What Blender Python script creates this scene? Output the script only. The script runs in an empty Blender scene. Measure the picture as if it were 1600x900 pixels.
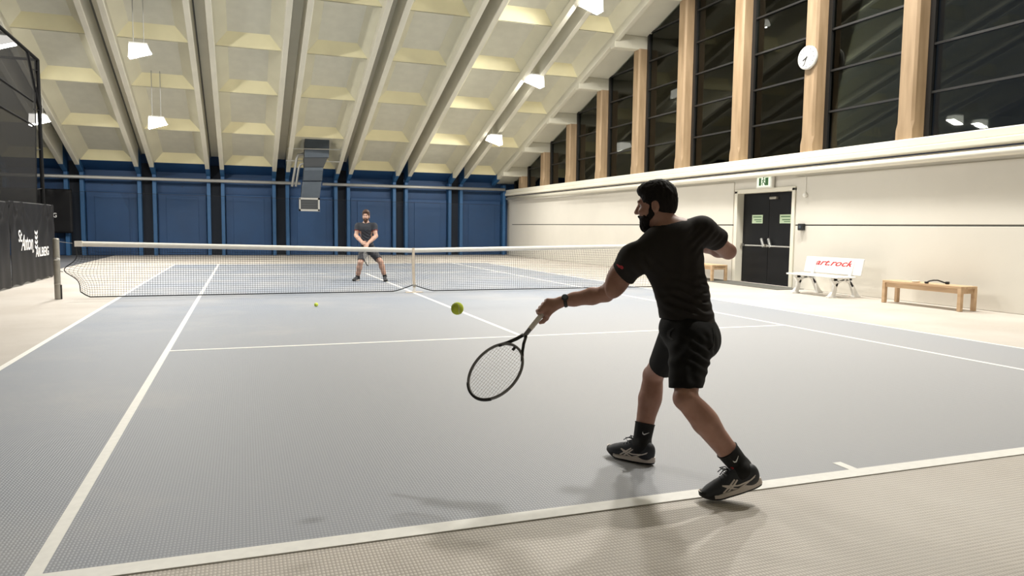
import bpy, bmesh, math, random
import numpy as np
from mathutils import Vector, Matrix, noise
from mathutils.bvhtree import BVHTree
random.seed(7)
S = bpy.context.scene
COL = S.collection
PI = math.pi

# ---------------------------------------------------------------- camera
CP = np.array([-3.3203, -3.2033, 1.3828]); YAW, PIT, ROL, FPX = .3503, -.0824, .0122, 1150.9
def basis(a, b, c):
    d = np.array([math.sin(a)*math.cos(b), math.cos(a)*math.cos(b), math.sin(b)])
    r = np.array([math.cos(a), -math.sin(a), 0.]); u = np.cross(r, d)
    return math.cos(c)*r+math.sin(c)*u, -math.sin(c)*r+math.cos(c)*u, d
CR, CU, CD = basis(YAW, PIT, ROL)
cam_d = bpy.data.cameras.new('camera'); cam = bpy.data.objects.new('camera', cam_d); COL.objects.link(cam)
cam_d.sensor_width = 36; cam_d.lens = 36*FPX/1600; cam_d.clip_end = 200; cam_d.clip_start = .05
M = Matrix.Identity(4)
for i in range(3):
    M[i][0] = CR[i]; M[i][1] = CU[i]; M[i][2] = -CD[i]; M[i][3] = CP[i]
cam.matrix_world = M
S.camera = cam
# ---------------------------------------------------------------- world, exposure
W = bpy.data.worlds.new('night'); S.world = W; W.use_nodes = True
W.node_tree.nodes['Background'].inputs[0].default_value = (.012, .014, .02, 1)
W.node_tree.nodes['Background'].inputs[1].default_value = 1.0
S.view_settings.view_transform = 'Standard'; S.view_settings.look = 'None'
S.view_settings.gamma = 1; S.view_settings.use_curve_mapping = False
S.view_settings.exposure = 1.27
LAMP_DOWN = 310.0      # radiance of the glass bottoms of the high lamps near the camera
LAMP_LOW = 125.0       # and of the dimmer lamps hung low at the far end
LAMP_SIDE = 1.5       # of their frosted sides
LAMP_COL = (1.0, .965, .90)

# ---------------------------------------------------------------- helpers
def ray(x, y): return CD+(x-800)/FPX*CR-(y-450)/FPX*CU
def C(x, y, dep): return CP+dep*ray(x, y)          # a joint from its place in the photo and its distance
def on(x, y, ax, val):
    v = ray(x, y); return CP+(val-CP[ax])/v[ax]*v
def nrm(v):
    v = np.asarray(v, float); return v/np.linalg.norm(v)
def wloc(o):
    l = np.zeros(3)
    while o is not None:
        l = l+np.array(o.location); o = o.parent
    return l
def tag(o, label=None, cat=None, group=None, kind=None):
    if label: o['label'] = label
    if cat: o['category'] = cat
    if group: o['group'] = group
    if kind: o['kind'] = kind
    return o
def empty(name, loc=(0, 0, 0), parent=None):
    o = bpy.data.objects.new(name, None); COL.objects.link(o); o.empty_display_size = .1
    o.parent = parent; o.location = Vector(np.asarray(loc, float)-wloc(parent)) if parent else Vector(loc)
    return o
def link_mesh(name, verts, faces, mat, parent=None, origin=None, smooth=False):
    """verts in world space; stored relative to the parent (or to origin)"""
    base = wloc(parent) if parent is not None else np.zeros(3)
    org = base if origin is None else np.asarray(origin, float)
    v = np.asarray(verts, float)-org
    me = bpy.data.meshes.new(name); me.from_pydata(v.tolist(), [], faces if isinstance(faces, list) else faces.tolist())
    me.update()
    if smooth: me.polygons.foreach_set('use_smooth', [True]*len(me.polygons))
    if mat: me.materials.append(mat)
    o = bpy.data.objects.new(name, me); COL.objects.link(o); o.parent = parent; o.location = Vector(org-base)
    return o
def dup(o, name, loc, parent=None):
    c = o.copy(); COL.objects.link(c); c.name = name; c.parent = parent
    c.location = Vector(np.asarray(loc, float)-(wloc(parent) if parent is not None else 0))
    return c
class MB:
    def __init__(s): s.v = []; s.f = []
    def add(s, vs, fs):
        n = len(s.v); s.v += [tuple(map(float, v)) for v in vs]; s.f += [tuple(i+n for i in f) for f in fs]; return s
    def box(s, a, b, fn=None):
        (x0, y0, z0), (x1, y1, z1) = a, b
        vs = [(x0, y0, z0), (x1, y0, z0), (x1, y1, z0), (x0, y1, z0), (x0, y0, z1), (x1, y0, z1), (x1, y1, z1), (x0, y1, z1)]
        if fn: vs = [fn(*v) for v in vs]
        return s.add(vs, [(3, 2, 1, 0), (4, 5, 6, 7), (0, 1, 5, 4), (1, 2, 6, 5), (2, 3, 7, 6), (3, 0, 4, 7)])
    def obox(s, c, ax, half):
        c = np.asarray(c, float); X, Y, Z = [np.asarray(a, float)*h for a, h in zip(ax, half)]
        vs = [c+i*X+j*Y+k*Z for k in (-1, 1) for i, j in ((-1, -1), (1, -1), (1, 1), (-1, 1))]
        return s.add(vs, [(3, 2, 1, 0), (4, 5, 6, 7), (0, 1, 5, 4), (1, 2, 6, 5), (2, 3, 7, 6), (3, 0, 4, 7)])
    def tube(s, pts, r, n=8, closed=False, cap=True, flat=1.0, nref=None):
        pts = [np.asarray(p, float) for p in pts]; m = len(pts)
        rs = r if hasattr(r, '__len__') else [r]*m
        rings = []; prev = None
        for i, p in enumerate(pts):
            if closed: t = pts[(i+1) % m]-pts[i-1]
            else: t = pts[min(i+1, m-1)]-pts[max(i-1, 0)]
            t = nrm(t)
            a = np.asarray(nref, float) if nref is not None else (prev if prev is not None else (np.array([0, 0, 1.]) if abs(t[2]) < .9 else np.array([1., 0, 0])))
            a = nrm(a-t*(a@t)); b = np.cross(t, a); prev = a
            rings.append([p+rs[i]*(math.cos(2*PI*k/n+PI/n)*a+flat*math.sin(2*PI*k/n+PI/n)*b) for k in range(n)])
        vs = [v for rg in rings for v in rg]; fs = []
        for i in range(m if closed else m-1):
            j = (i+1) % m
            for k in range(n):
                l = (k+1) % n; fs.append((i*n+k, i*n+l, j*n+l, j*n+k))
        if cap and not closed:
            fs.append(tuple(range(n-1, -1, -1))); fs.append(tuple((m-1)*n+k for k in range(n)))
        return s.add(vs, fs)
    def extrude(s, poly, depth_vec):
        """poly: list of 3-d points (planar), extruded along depth_vec"""
        n = len(poly); d = np.asarray(depth_vec, float)
        vs = [np.asarray(p, float) for p in poly]+[np.asarray(p, float)+d for p in poly]
        return s.add(vs, [tuple(range(n-1, -1, -1)), tuple(range(n, 2*n))]+[(i, (i+1) % n, (i+1) % n+n, i+n) for i in range(n)])
    def lathe(s, prof, c, axis=(0, 0, 1), n=20):
        c = np.asarray(c, float); t = nrm(axis); a = np.array([0, 0, 1.]) if abs(t[2]) < .9 else np.array([1., 0, 0])
        a = nrm(a-t*(a@t)); b = np.cross(t, a)
        vs = [c+t*h+r*(math.cos(2*PI*k/n)*a+math.sin(2*PI*k/n)*b) for r, h in prof for k in range(n)]
        fs = [(i*n+k, i*n+(k+1) % n, (i+1)*n+(k+1) % n, (i+1)*n+k) for i in range(len(prof)-1) for k in range(n)]
        fs += [tuple(range(n-1, -1, -1)), tuple((len(prof)-1)*n+k for k in range(n))]
        return s.add(vs, fs)
    def build(s, name, mat, parent=None, origin=None, smooth=False, bevel=0, auto=False):
        o = link_mesh(name, s.v, s.f, mat, parent, origin, smooth)
        if bevel:
            m = o.modifiers.new('bevel', 'BEVEL'); m.width = bevel; m.segments = 2; m.limit_method = 'ANGLE'
        return o

# ---------------------------------------------------------------- materials
def mat(name, col, rough=.6, metal=0, spec=.5, var=0, vscale=4, bump=0, bscale=60, emit=None, estr=0, stretch=None, col2=None, detail=4):
    m = bpy.data.materials.new(name); m.use_nodes = True; nt = m.node_tree; b = nt.nodes['Principled BSDF']
    b.inputs['Base Color'].default_value = (*col, 1); b.inputs['Roughness'].default_value = rough
    b.inputs['Metallic'].default_value = metal; b.inputs['Specular IOR Level'].default_value = spec
    tc = nt.nodes.new('ShaderNodeTexCoord')
    def nz(scale, det=4):
        n = nt.nodes.new('ShaderNodeTexNoise'); n.inputs['Scale'].default_value = scale; n.inputs['Detail'].default_value = det
        mp = nt.nodes.new('ShaderNodeMapping'); nt.links.new(tc.outputs['Object'], mp.inputs[0])
        if stretch: mp.inputs['Scale'].default_value = stretch
        nt.links.new(mp.outputs[0], n.inputs['Vector']); return n
    if var or col2:
        n = nz(vscale, detail); mx = nt.nodes.new('ShaderNodeMix'); mx.data_type = 'RGBA'
        c2 = col2 if col2 else tuple(max(0, c*(1-var)) for c in col)
        mx.inputs['A'].default_value = (*col, 1); mx.inputs['B'].default_value = (*c2, 1)
        rp = nt.nodes.new('ShaderNodeMapRange'); rp.inputs['From Min'].default_value = .35; rp.inputs['From Max'].default_value = .65
        nt.links.new(n.outputs['Fac'], rp.inputs['Value']); nt.links.new(rp.outputs[0], mx.inputs['Factor'])
        nt.links.new(mx.outputs['Result'], b.inputs['Base Color'])
    if bump:
        n = nz(bscale, 3); bp = nt.nodes.new('ShaderNodeBump'); bp.inputs['Strength'].default_value = bump; bp.inputs['Distance'].default_value = .01
        nt.links.new(n.outputs['Fac'], bp.inputs['Height']); nt.links.new(bp.outputs[0], b.inputs['Normal'])
    if emit:
        b.inputs['Emission Color'].default_value = (*emit, 1); b.inputs['Emission Strength'].default_value = estr
    return m
def carpet(name, c1, c2, worn, rough=.75, spec=.25, tread=None):
    """knitted tennis carpet: fine diagonal rows of loops, broad worn patches"""
    m = mat(name, c1, rough, spec=spec); nt = m.node_tree; b = nt.nodes['Principled BSDF']; L = nt.links
    tc = nt.nodes.new('ShaderNodeTexCoord')
    mp = nt.nodes.new('ShaderNodeMapping'); mp.inputs['Rotation'].default_value = (0, 0, 0); L.new(tc.outputs['Object'], mp.inputs[0])
    def wave(direction, scale):
        w = nt.nodes.new('ShaderNodeTexWave'); w.bands_direction = direction; w.inputs['Scale'].default_value = scale
        w.inputs['Distortion'].default_value = .0; L.new(mp.outputs[0], w.inputs['Vector']); return w
    wx = wave('X', 20); wy = wave('Y', 12)
    mul = nt.nodes.new('ShaderNodeMath'); mul.operation = 'MULTIPLY'
    L.new(wx.outputs['Fac'], mul.inputs[0]); L.new(wy.outputs['Fac'], mul.inputs[1])
    mx = nt.nodes.new('ShaderNodeMix'); mx.data_type = 'RGBA'
    mx.inputs['A'].default_value = (*c2, 1); mx.inputs['B'].default_value = (*c1, 1)
    rp = nt.nodes.new('ShaderNodeMapRange'); rp.inputs['From Min'].default_value = .0; rp.inputs['From Max'].default_value = .35
    L.new(mul.outputs[0], rp.inputs['Value']); L.new(rp.outputs[0], mx.inputs['Factor'])
    n = nt.nodes.new('ShaderNodeTexNoise'); n.inputs['Scale'].default_value = .55; n.inputs['Detail'].default_value = 6; n.inputs['Roughness'].default_value = .6
    L.new(tc.outputs['Object'], n.inputs['Vector'])
    r2 = nt.nodes.new('ShaderNodeMapRange'); r2.inputs['From Min'].default_value = .4; r2.inputs['From Max'].default_value = .68
    L.new(n.outputs['Fac'], r2.inputs['Value'])
    m2 = nt.nodes.new('ShaderNodeMix'); m2.data_type = 'RGBA'; m2.inputs['B'].default_value = (*worn, 1)
    L.new(mx.outputs['Result'], m2.inputs['A'])
    sc = nt.nodes.new('ShaderNodeMath'); sc.operation = 'MULTIPLY'; sc.inputs[1].default_value = .6
    L.new(r2.outputs[0], sc.inputs[0])
    if tread:                       # trodden grey where most play happens
        sub = nt.nodes.new('ShaderNodeVectorMath'); sub.operation = 'DISTANCE'; sub.inputs[1].default_value = (tread[0], tread[1], 0)
        L.new(tc.outputs['Object'], sub.inputs[0])
        tr = nt.nodes.new('ShaderNodeMapRange'); tr.inputs['From Min'].default_value = tread[2]; tr.inputs['From Max'].default_value = tread[3]
        tr.inputs['To Min'].default_value = .75; tr.inputs['To Max'].default_value = 0
        L.new(sub.outputs['Value'], tr.inputs['Value'])
        mxx = nt.nodes.new('ShaderNodeMath'); mxx.operation = 'MAXIMUM'; L.new(sc.outputs[0], mxx.inputs[0]); L.new(tr.outputs[0], mxx.inputs[1])
        L.new(mxx.outputs[0], m2.inputs['Factor'])
    else: L.new(sc.outputs[0], m2.inputs['Factor'])
    L.new(m2.outputs['Result'], b.inputs['Base Color'])
    bp = nt.nodes.new('ShaderNodeBump'); bp.inputs['Strength'].default_value = .35; bp.inputs['Distance'].default_value = .004
    L.new(mul.outputs[0], bp.inputs['Height']); L.new(bp.outputs[0], b.inputs['Normal'])
    return m
def wood(name, c1, c2, stretch, scale=6, rough=.55):
    return mat(name, c1, rough, col2=c2, vscale=scale, stretch=stretch, bump=.08, bscale=scale*3, detail=6)
def see_through(name, col, alpha, rough=.8):
    m = bpy.data.materials.new(name); m.use_nodes = True; nt = m.node_tree; b = nt.nodes['Principled BSDF']
    b.inputs['Base Color'].default_value = (*col, 1); b.inputs['Roughness'].default_value = rough; b.inputs['Alpha'].default_value = alpha
    b.inputs['Specular IOR Level'].default_value = .1
    return m
MT = {}
MT['court'] = carpet('court_carpet', (.315, .35, .41), (.195, .218, .26), (.39, .385, .385), rough=.6, spec=.45, tread=(1.5, 3.0, 2.5, 8.5))
MT['runoff'] = carpet('runoff_carpet', (.60, .555, .50), (.38, .34, .295), (.63, .595, .55), .62, .4)
MT['bounce_cut'] = carpet('bounce_cut_carpet', (.10, .105, .12), (.07, .075, .085), (.12, .12, .125))  # dark tone chosen to cut bounce light from the left
MT['line'] = mat('line_paint', (.86, .85, .80), .6, var=.06, vscale=20)
MT['cream'] = mat('ceiling_cream', (.70, .675, .52), .75, var=.05, vscale=1.2)
MT['board'] = mat('acoustic_board', (.62, .61, .51), .85, var=.06, vscale=3, bump=.15, bscale=40)
MT['cream_rib'] = mat('rib_cream', (.72, .695, .58), .7, var=.05, vscale=1.5)
MT['purlin'] = mat('purlin_yellow', (.86, .80, .52), .7, var=.05, vscale=1.5)
MT['blue'] = mat('wall_blue', (.010, .058, .165), .55, var=.18, vscale=.8)
MT['blue_rib'] = mat('rib_blue', (.026, .11, .26), .5, var=.1, vscale=1)
MT['gap_shade'] = mat('gap_shade_black', (.006, .010, .018), .8)  # deep shade between the wall ribs, put into the colour
MT['wall'] = mat('wall_plaster', (.72, .69, .62), .7, var=.05, vscale=.7, bump=.05, bscale=25)
MT['trim'] = mat('ledge_paint', (.80, .77, .66), .5, var=.04, vscale=1)
MT['dark_gap'] = mat('joint_grey', (.12, .12, .11), .8)
MT['outer'] = mat('bounce_cut_wall', (.13, .13, .12), .8, var=.05)  # dark colour stands in for missing light, keeps bounce low
MT['pillar'] = wood('pillar_wood', (.41, .29, .175), (.30, .205, .115), (1, 1, .12), 7)
MT['black'] = mat('black_paint', (.012, .012, .013), .5)
MT['mullion'] = mat('mullion_black', (.012, .012, .012), .45)
MT['grey_pipe'] = mat('grey_pipe', (.42, .42, .40), .4, metal=.3)
MT['duct'] = mat('galvanised_duct', (.085, .105, .13), .42, metal=.4, var=.1)
MT['duct_dark'] = mat('duct_fabric', (.05, .055, .06), .7)
MT['steel'] = mat('post_steel', (.42, .40, .35), .42, metal=.55, var=.12, vscale=8)
MT['chrome'] = mat('bar_chrome', (.75, .75, .72), .25, metal=.8)
MT['white'] = mat('white_paint', (.85, .85, .83), .4)
MT['netband'] = mat('net_tape', (.84, .80, .72), .7, var=.06, vscale=12)
MT['string'] = mat('net_string', (.02, .022, .025), .8)
MT['strap'] = mat('strap_canvas', (.74, .63, .50), .7, var=.1, vscale=30)
MT['door'] = mat('door_black', (.006, .0065, .008), .4, spec=.25, var=.2, vscale=2)
MT['mat'] = mat('doormat_grey', (.12, .12, .105), .9, var=.15, vscale=15, bump=.3, bscale=200)
MT['benchwood'] = wood('bench_wood', (.62, .44, .27), (.50, .33, .19), (1, .15, 1), 9)
MT['red'] = mat('red_print', (.50, .03, .04), .6)
MT['whiteprint'] = mat('white_print', (.85, .85, .85), .6)
MT['darkprint'] = mat('dark_print', (.02, .02, .02), .6)
MT['greenprint'] = mat('green_print', (.05, .16, .06), .6)
MT['banner'] = mat('banner_black', (.011, .011, .0125), .5, spec=.18, var=.25, vscale=2.5, bump=.1, bscale=12)
MT['frame'] = mat('frame_black', (.006, .006, .0065), .6, spec=.12)
MT['mesh'] = see_through('divider_mesh', (.02, .02, .02), .62)
MT['backnet'] = see_through('backstop_net', (.03, .04, .06), .06)
MT['ball'] = mat('ball_felt', (.72, .85, .10), .9, spec=.1, bump=.4, bscale=500)
MT['seam'] = mat('ball_seam', (.9, .9, .85), .8)
MT['glow_down'] = mat('lamp_glass', (.9, .9, .9), .4, emit=LAMP_COL, estr=LAMP_DOWN)
MT['glow_low'] = mat('lamp_glass_low', (.9, .9, .9), .4, emit=LAMP_COL, estr=LAMP_LOW)
MT['glow_side'] = mat('lamp_frosted_side', (.9, .9, .9), .4, emit=LAMP_COL, estr=LAMP_SIDE)
MT['lamp_body'] = mat('lamp_body', (.75, .75, .72), .5)
MT['exit'] = mat('exit_panel', (.80, .84, .72), .5, emit=(.85, 1, .75), estr=.25)
MT['sticker'] = mat('sticker_green', (.55, .68, .48), .6)
MT['plastic'] = mat('white_plastic', (.8, .79, .74), .45)
def glass():
    m = bpy.data.materials.new('night_window_glass'); m.use_nodes = True; nt = m.node_tree
    for n in list(nt.nodes): nt.nodes.remove(n)
    o = nt.nodes.new('ShaderNodeOutputMaterial'); mx = nt.nodes.new('ShaderNodeMixShader')
    tr = nt.nodes.new('ShaderNodeBsdfTransparent'); tr.inputs[0].default_value = (.55, .58, .55, 1)
    gl = nt.nodes.new('ShaderNodeBsdfGlossy'); gl.inputs['Roughness'].default_value = .015; gl.inputs[0].default_value = (.9, .92, .85, 1)
    fr = nt.nodes.new('ShaderNodeFresnel'); fr.inputs['IOR'].default_value = 1.36
    nt.links.new(fr.outputs[0], mx.inputs[0]); nt.links.new(tr.outputs[0], mx.inputs[1]); nt.links.new(gl.outputs[0], mx.inputs[2])
    nt.links.new(mx.outputs[0], o.inputs[0]); return m
MT['glass'] = glass()
MT['nightground'] = mat('night_ground', (.02, .02, .02), .9)
SKIN = (.45, .255, .195)
def skin(name, c):
    m = mat(name, c, .48, spec=.4, col2=(c[0]*.86, c[1]*.80, c[2]*.78), vscale=14, bump=.05, bscale=120)
    b = m.node_tree.nodes['Principled BSDF']; b.inputs['Subsurface Weight'].default_value = .08; b.inputs['Subsurface Radius'].default_value = (.012, .005, .003)
    return m
MT['skin'] = skin('skin_tan', SKIN); MT['skin2'] = skin('skin_light', (.52, .33, .25))
MT['hair'] = mat('hair_dark', (.010, .0075, .006), .7, spec=.2, bump=.6, bscale=55, stretch=(1, 1, .25))
MT['hair2'] = mat('hair_brown', (.055, .025, .014), .5, spec=.4, bump=.6, bscale=55)
MT['shirt'] = mat('shirt_black', (.023, .0195, .0175), .8, spec=.2, bump=.08, bscale=300)
MT['shirt2'] = mat('shirt_navy', (.030, .034, .044), .75, spec=.3)
MT['shorts'] = mat('shorts_black', (.009, .0088, .0084), .8, spec=.2, bump=.08, bscale=250)
MT['shorts2'] = mat('shorts_charcoal', (.040, .042, .05), .75)
MT['sock'] = mat('sock_black', (.010, .010, .010), .85, bump=.2, bscale=300)
MT['shoe'] = mat('shoe_upper', (.028, .031, .038), .6, bump=.15, bscale=260)
MT['shoe_toe'] = mat('shoe_toe', (.012, .012, .013), .5)
MT['midsole'] = mat('shoe_midsole', (.80, .72, .66), .5)
MT['lace'] = mat('shoe_lace', (.015, .015, .016), .8)
MT['eye'] = mat('eye_white', (.75, .73, .70), .25)
MT['iris'] = mat('eye_iris', (.03, .018, .010), .2)
MT['rk_frame'] = mat('racket_frame', (.20, .195, .19), .35)
MT['rk_dark'] = mat('racket_throat', (.012, .012, .012), .4)
MT['grip'] = mat('racket_grip', (.88, .82, .72), .7, bump=.3, bscale=80)
MT['rk_string'] = mat('racket_string', (.55, .53, .50), .5)

# ================================================================ SETTING
SL = .325
def roof(y, z0): return z0+SL*(31.4-y)
XW = 9.2; YE = 31.9; XL = -25.6; YB = -9.0; RIDGE = 3.0
# ---- floor
floor = MB().box((XL-.2, YB-.2, -.2), (XW+.6, YE+.6, -.004)).build('floor', MT['runoff']); tag(floor, kind='structure')
MB().box((-5.485, 0, -.02), (5.485, 23.77, 0)).build('court_surface', MT['court'], floor)
MB().box((XL, YB, -.01), (-8.4, YE, .0)).build('bounce_cut_floor', MT['bounce_cut'], floor)  # unseen dark floor added beyond the divider to cut bounce light
def line(x0, y0, x1, y1): MB().box((x0, y0, -.01), (x1, y1, .002)).build('court_line', MT['line'], floor)
for sx in (-1, 1):
    line(sx*5.485-.03, -.05, sx*5.485+.03, 23.8); line(sx*4.115-.03, .05, sx*4.115+.03, 23.72)
line(-5.455, -.055, 5.455, .05); line(-5.455, 23.72, 5.455, 23.8)
line(-4.085, 5.455, 4.085, 5.515); line(-4.085, 18.255, 4.085, 18.315)
line(-.03, 5.515, .03, 18.255); line(-.03, .05, .03, .18); line(-.03, 23.6, .03, 23.72)
# ---- ceiling: double ribs and coffers
ceil = empty('ceiling', (0, 12, 8)); tag(ceil, kind='structure')
RX = [9.1-2.7*k for k in range(0, 13)]
YP = [30.9, 27.8, 24.6, 21.75, 18.95, 16.1, 13.3, 10.5, 7.7, 4.9, 2.1]
ZR, ZP, ZC, ZT = 3.45, 3.72, 4.06, 4.75
def rf(x, y, z): return (x, y, roof(y, z))
def rib_mesh(y0, y1, name, m):
    mb = MB()                       # one rib of a pair: slightly tapered
    w0, w1 = .085, .10
    vs = [(-w0, y0, ZR), (w0, y0, ZR), (w0, y1, ZR), (-w0, y1, ZR), (-w1, y0, ZT), (w1, y0, ZT), (w1, y1, ZT), (-w1, y1, ZT)]
    mb.add([rf(*v) for v in vs], [(3, 2, 1, 0), (4, 5, 6, 7), (0, 1, 5, 4), (1, 2, 6, 5), (2, 3, 7, 6), (3, 0, 4, 7)])
    return mb.build(name, m, ceil, origin=(0, 12, 8), bevel=.015)
rib0 = rib_mesh(RIDGE, 30.75, 'rib', MT['cream_rib'])
ribb0 = rib_mesh(30.75, 31.55, 'rib_foot', MT['blue_rib'])
first = True
rib_x = [8.33]+[x+s*.285 for x in RX[1:] for s in (1, -1)]
for x in rib_x:
    for src, nm in ((rib0, 'rib'), (ribb0, 'rib_foot')):
        if first: src.location.x += x
        else: dup(src, nm, (x, 12, 8), ceil)
    first = False
# the joint strip above each pair
for x in RX[1:]:
    MB().box((x-.21, RIDGE, 4.3), (x+.21, 31.5, 4.4), rf).build('joint_strip', MT['cream_rib'], ceil)
    MB().box((x-.2, RIDGE, 4.25), (x-.15, 31.5, 4.32), rf).build('joint_line', MT['dark_gap'], ceil)
def coffer(y0, y1, x0, x1, nm='coffer'):
    xi, yi = .36, .14
    o = [(x0, y0), (x1, y0), (x1, y1), (x0, y1)]; i = [(x0+xi, y0+yi), (x1-xi, y0+yi), (x1-xi, y1-yi-.08), (x0+xi, y1-yi-.08)]
    vs = [rf(*p, ZP) for p in o]+[rf(*p, ZC) for p in i]+[rf(*p, ZT+.1) for p in o]
    # four sloping sides, the flat top and an outer shell above
    fs = [(0, 1, 5, 4), (1, 2, 6, 5), (2, 3, 7, 6), (3, 0, 4, 7), (4, 5, 6, 7), (11, 10, 9, 8), (0, 8, 9, 1), (1, 9, 10, 2), (2, 10, 11, 3), (3, 11, 8, 0)]
    c = MB().add(vs, fs).build(nm, MT['cream'], ceil, origin=(0, (y0+y1)/2, roof((y0+y1)/2, ZP)))
    c.data.materials.append(MT['purlin']); c.data.polygons[2].material_index = 1; c.data.materials.append(MT['board']); c.data.polygons[4].material_index = 2
    return c
base_cof = {}
for k in range(len(RX)-1):
    xb = RX[k]-.37 if k else 8.33-.085; xa = RX[k+1]+.37
    for j in range(len(YP)-1):
        y1, y0 = YP[j], YP[j+1]
        key = (j, 0 if k else 1)
        if key not in base_cof:
            base_cof[key] = (coffer(y0+.04, y1, xa-(xa+xb)/2, xb-(xa+xb)/2), )
            base_cof[key][0].location.x += (xa+xb)/2
        else:
            o = base_cof[key][0]; dup(o, 'coffer', ((xa+xb)/2, (y0+.04+y1)/2, roof((y0+.04+y1)/2, ZP)), ceil)
    MB().box((xa, 30.9, ZP), (xb, YE+.3, ZP+.35), rf).build('eaves_soffit', MT['blue'], ceil)
# far side of the ridge, closing the hall behind the camera
MB().box((XL, YB-.2, roof(RIDGE, ZP)-3.3), (XW, RIDGE, roof(RIDGE, ZP)-3.1), lambda x, y, z: (x, y, z+(3.1 if y > 0 else 0))).build('rear_slope', MT['cream'], ceil)
# roof edge over the right wall
MB().box((8.43, RIDGE, 3.70), (XW+.45, YE, 3.95), rf).build('edge_soffit', MT['cream_rib'], ceil)
# ---- end wall
we = MB().box((XL, YE, 0), (XW+.6, YE+.3, 4.3)).build('wall_end', MT['blue']); tag(we, kind='structure')
for k, x in enumerate(RX):
    for s in ((1, -1) if k else (-1,)):
        xc = x+s*.285 if k else 8.9
        MB().box((xc-.075, 31.5, 0), (xc+.075, YE, 3.45)).build('wall_rib', MT['blue_rib'], we, bevel=.015)
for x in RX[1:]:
    MB().box((x-.21, YE-.06, 0), (x+.21, YE+.01, 3.9)).build('gap_shade_board', MT['gap_shade'], we)  # near-black board painting the shade of the recess between paired ribs
for k in range(len(RX)-1):
    xb = RX[k]-.37 if k else 8.8; xa = RX[k+1]+.37
    MB().box((xa+.02, 31.72, .0), (xb-.02, YE, 2.66)).build('wall_panel', MT['blue'], we, bevel=.03)
    MB().box((xa+.34, 31.69, .12), (xb-.34, 31.73, 2.5)).build('panel_board', MT['blue'], we, bevel=.01)
    for q in (.3, .7):
        MB().lathe([(.022, 0), (.022, .01)], (xa+(xb-xa)*q, 31.685, .55), (0, -1, 0), 8).build('bolt_cap', MT['black'], we)
    MB().lathe([(.022, 0), (.022, .01)], ((xa+xb)/2, YE-.0, 2.95), (0, -1, 0), 8).build('bolt_cap', MT['black'], we)
# ---- right wall
wr = MB().box((XW, YB, 0), (XW+.35, 11.24, 2.9)).box((XW, 13.52, 0), (XW+.35, YE, 2.9)).box((XW, 11.24, 2.36), (XW+.35, 13.52, 2.9)).build('wall_right', MT['wall'])
tag(wr, kind='structure')
for (a, b, c, d) in ((YB, 11.18, 1.53, 2.66), (YB, 11.18, 0, 1.495), (13.6, 31.1, 1.53, 2.66), (13.6, 31.1, 0, 1.495)):
    MB().box((XW-.03, a, c), (XW+.02, b, d)).build('wall_board', MT['wall'], wr, bevel=.006)
MB().box((XW-.02, YB, 1.49), (XW+.01, 11.18, 1.535)).box((XW-.02, 13.6, 1.49), (XW+.01, 31.1, 1.535)).build('wall_joint', MT['dark_gap'], wr)
lg = MB().box((8.99, YB, 3.05), (XW+.42, YE, 3.21)).build('trim_1', MT['trim'], bevel=.02); tag(lg, kind='structure')
lg2 = MB().box((8.93, YB, 2.925), (XW, YE, 3.043)).build('trim_2', MT['trim'], bevel=.02); tag(lg2, kind='structure')
PY = [8.17+2.725*k for k in range(9)]
PYALL = [8.17-2.725*k for k in range(6, 0, -1)]+PY
def pillar(y, top):
    w, d, ch = .2, .15, .045
    x0, x1 = 9.14, 9.46; z0, z1 = 3.2, top
    mb = MB()
    def sec(c): return [(x0+c, y-w), (x1, y-w), (x1, y+w), (x0+c, y+w), (x0, y+w-c), (x0, y-w+c)]
    zs = [(z0, .004), (z0+.22, .004), (z0+.38, ch), (z1, ch)]
    vs = [(px, py, z) for z, c in zs for px, py in sec(c)]
    fs = [(i*6+k, i*6+(k+1) % 6, (i+1)*6+(k+1) % 6, (i+1)*6+k) for i in range(3) for k in range(6)]+[(5, 4, 3, 2, 1, 0), tuple(18+k for k in range(6))]
    p = mb.add(vs, fs).build('pillar', MT['pillar'], wr, origin=(9.3, y, 3.2))
    MB().box((8.25, y-.17, top-.02), (9.5, y+.17, top+.42)).build('bracket', MT['cream_rib'], p, bevel=.03)
    return p
for y in PYALL:
    top = min(roof(y, ZR), roof(RIDGE, ZR)-.3)-.12
    pillar(y, top)
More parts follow.
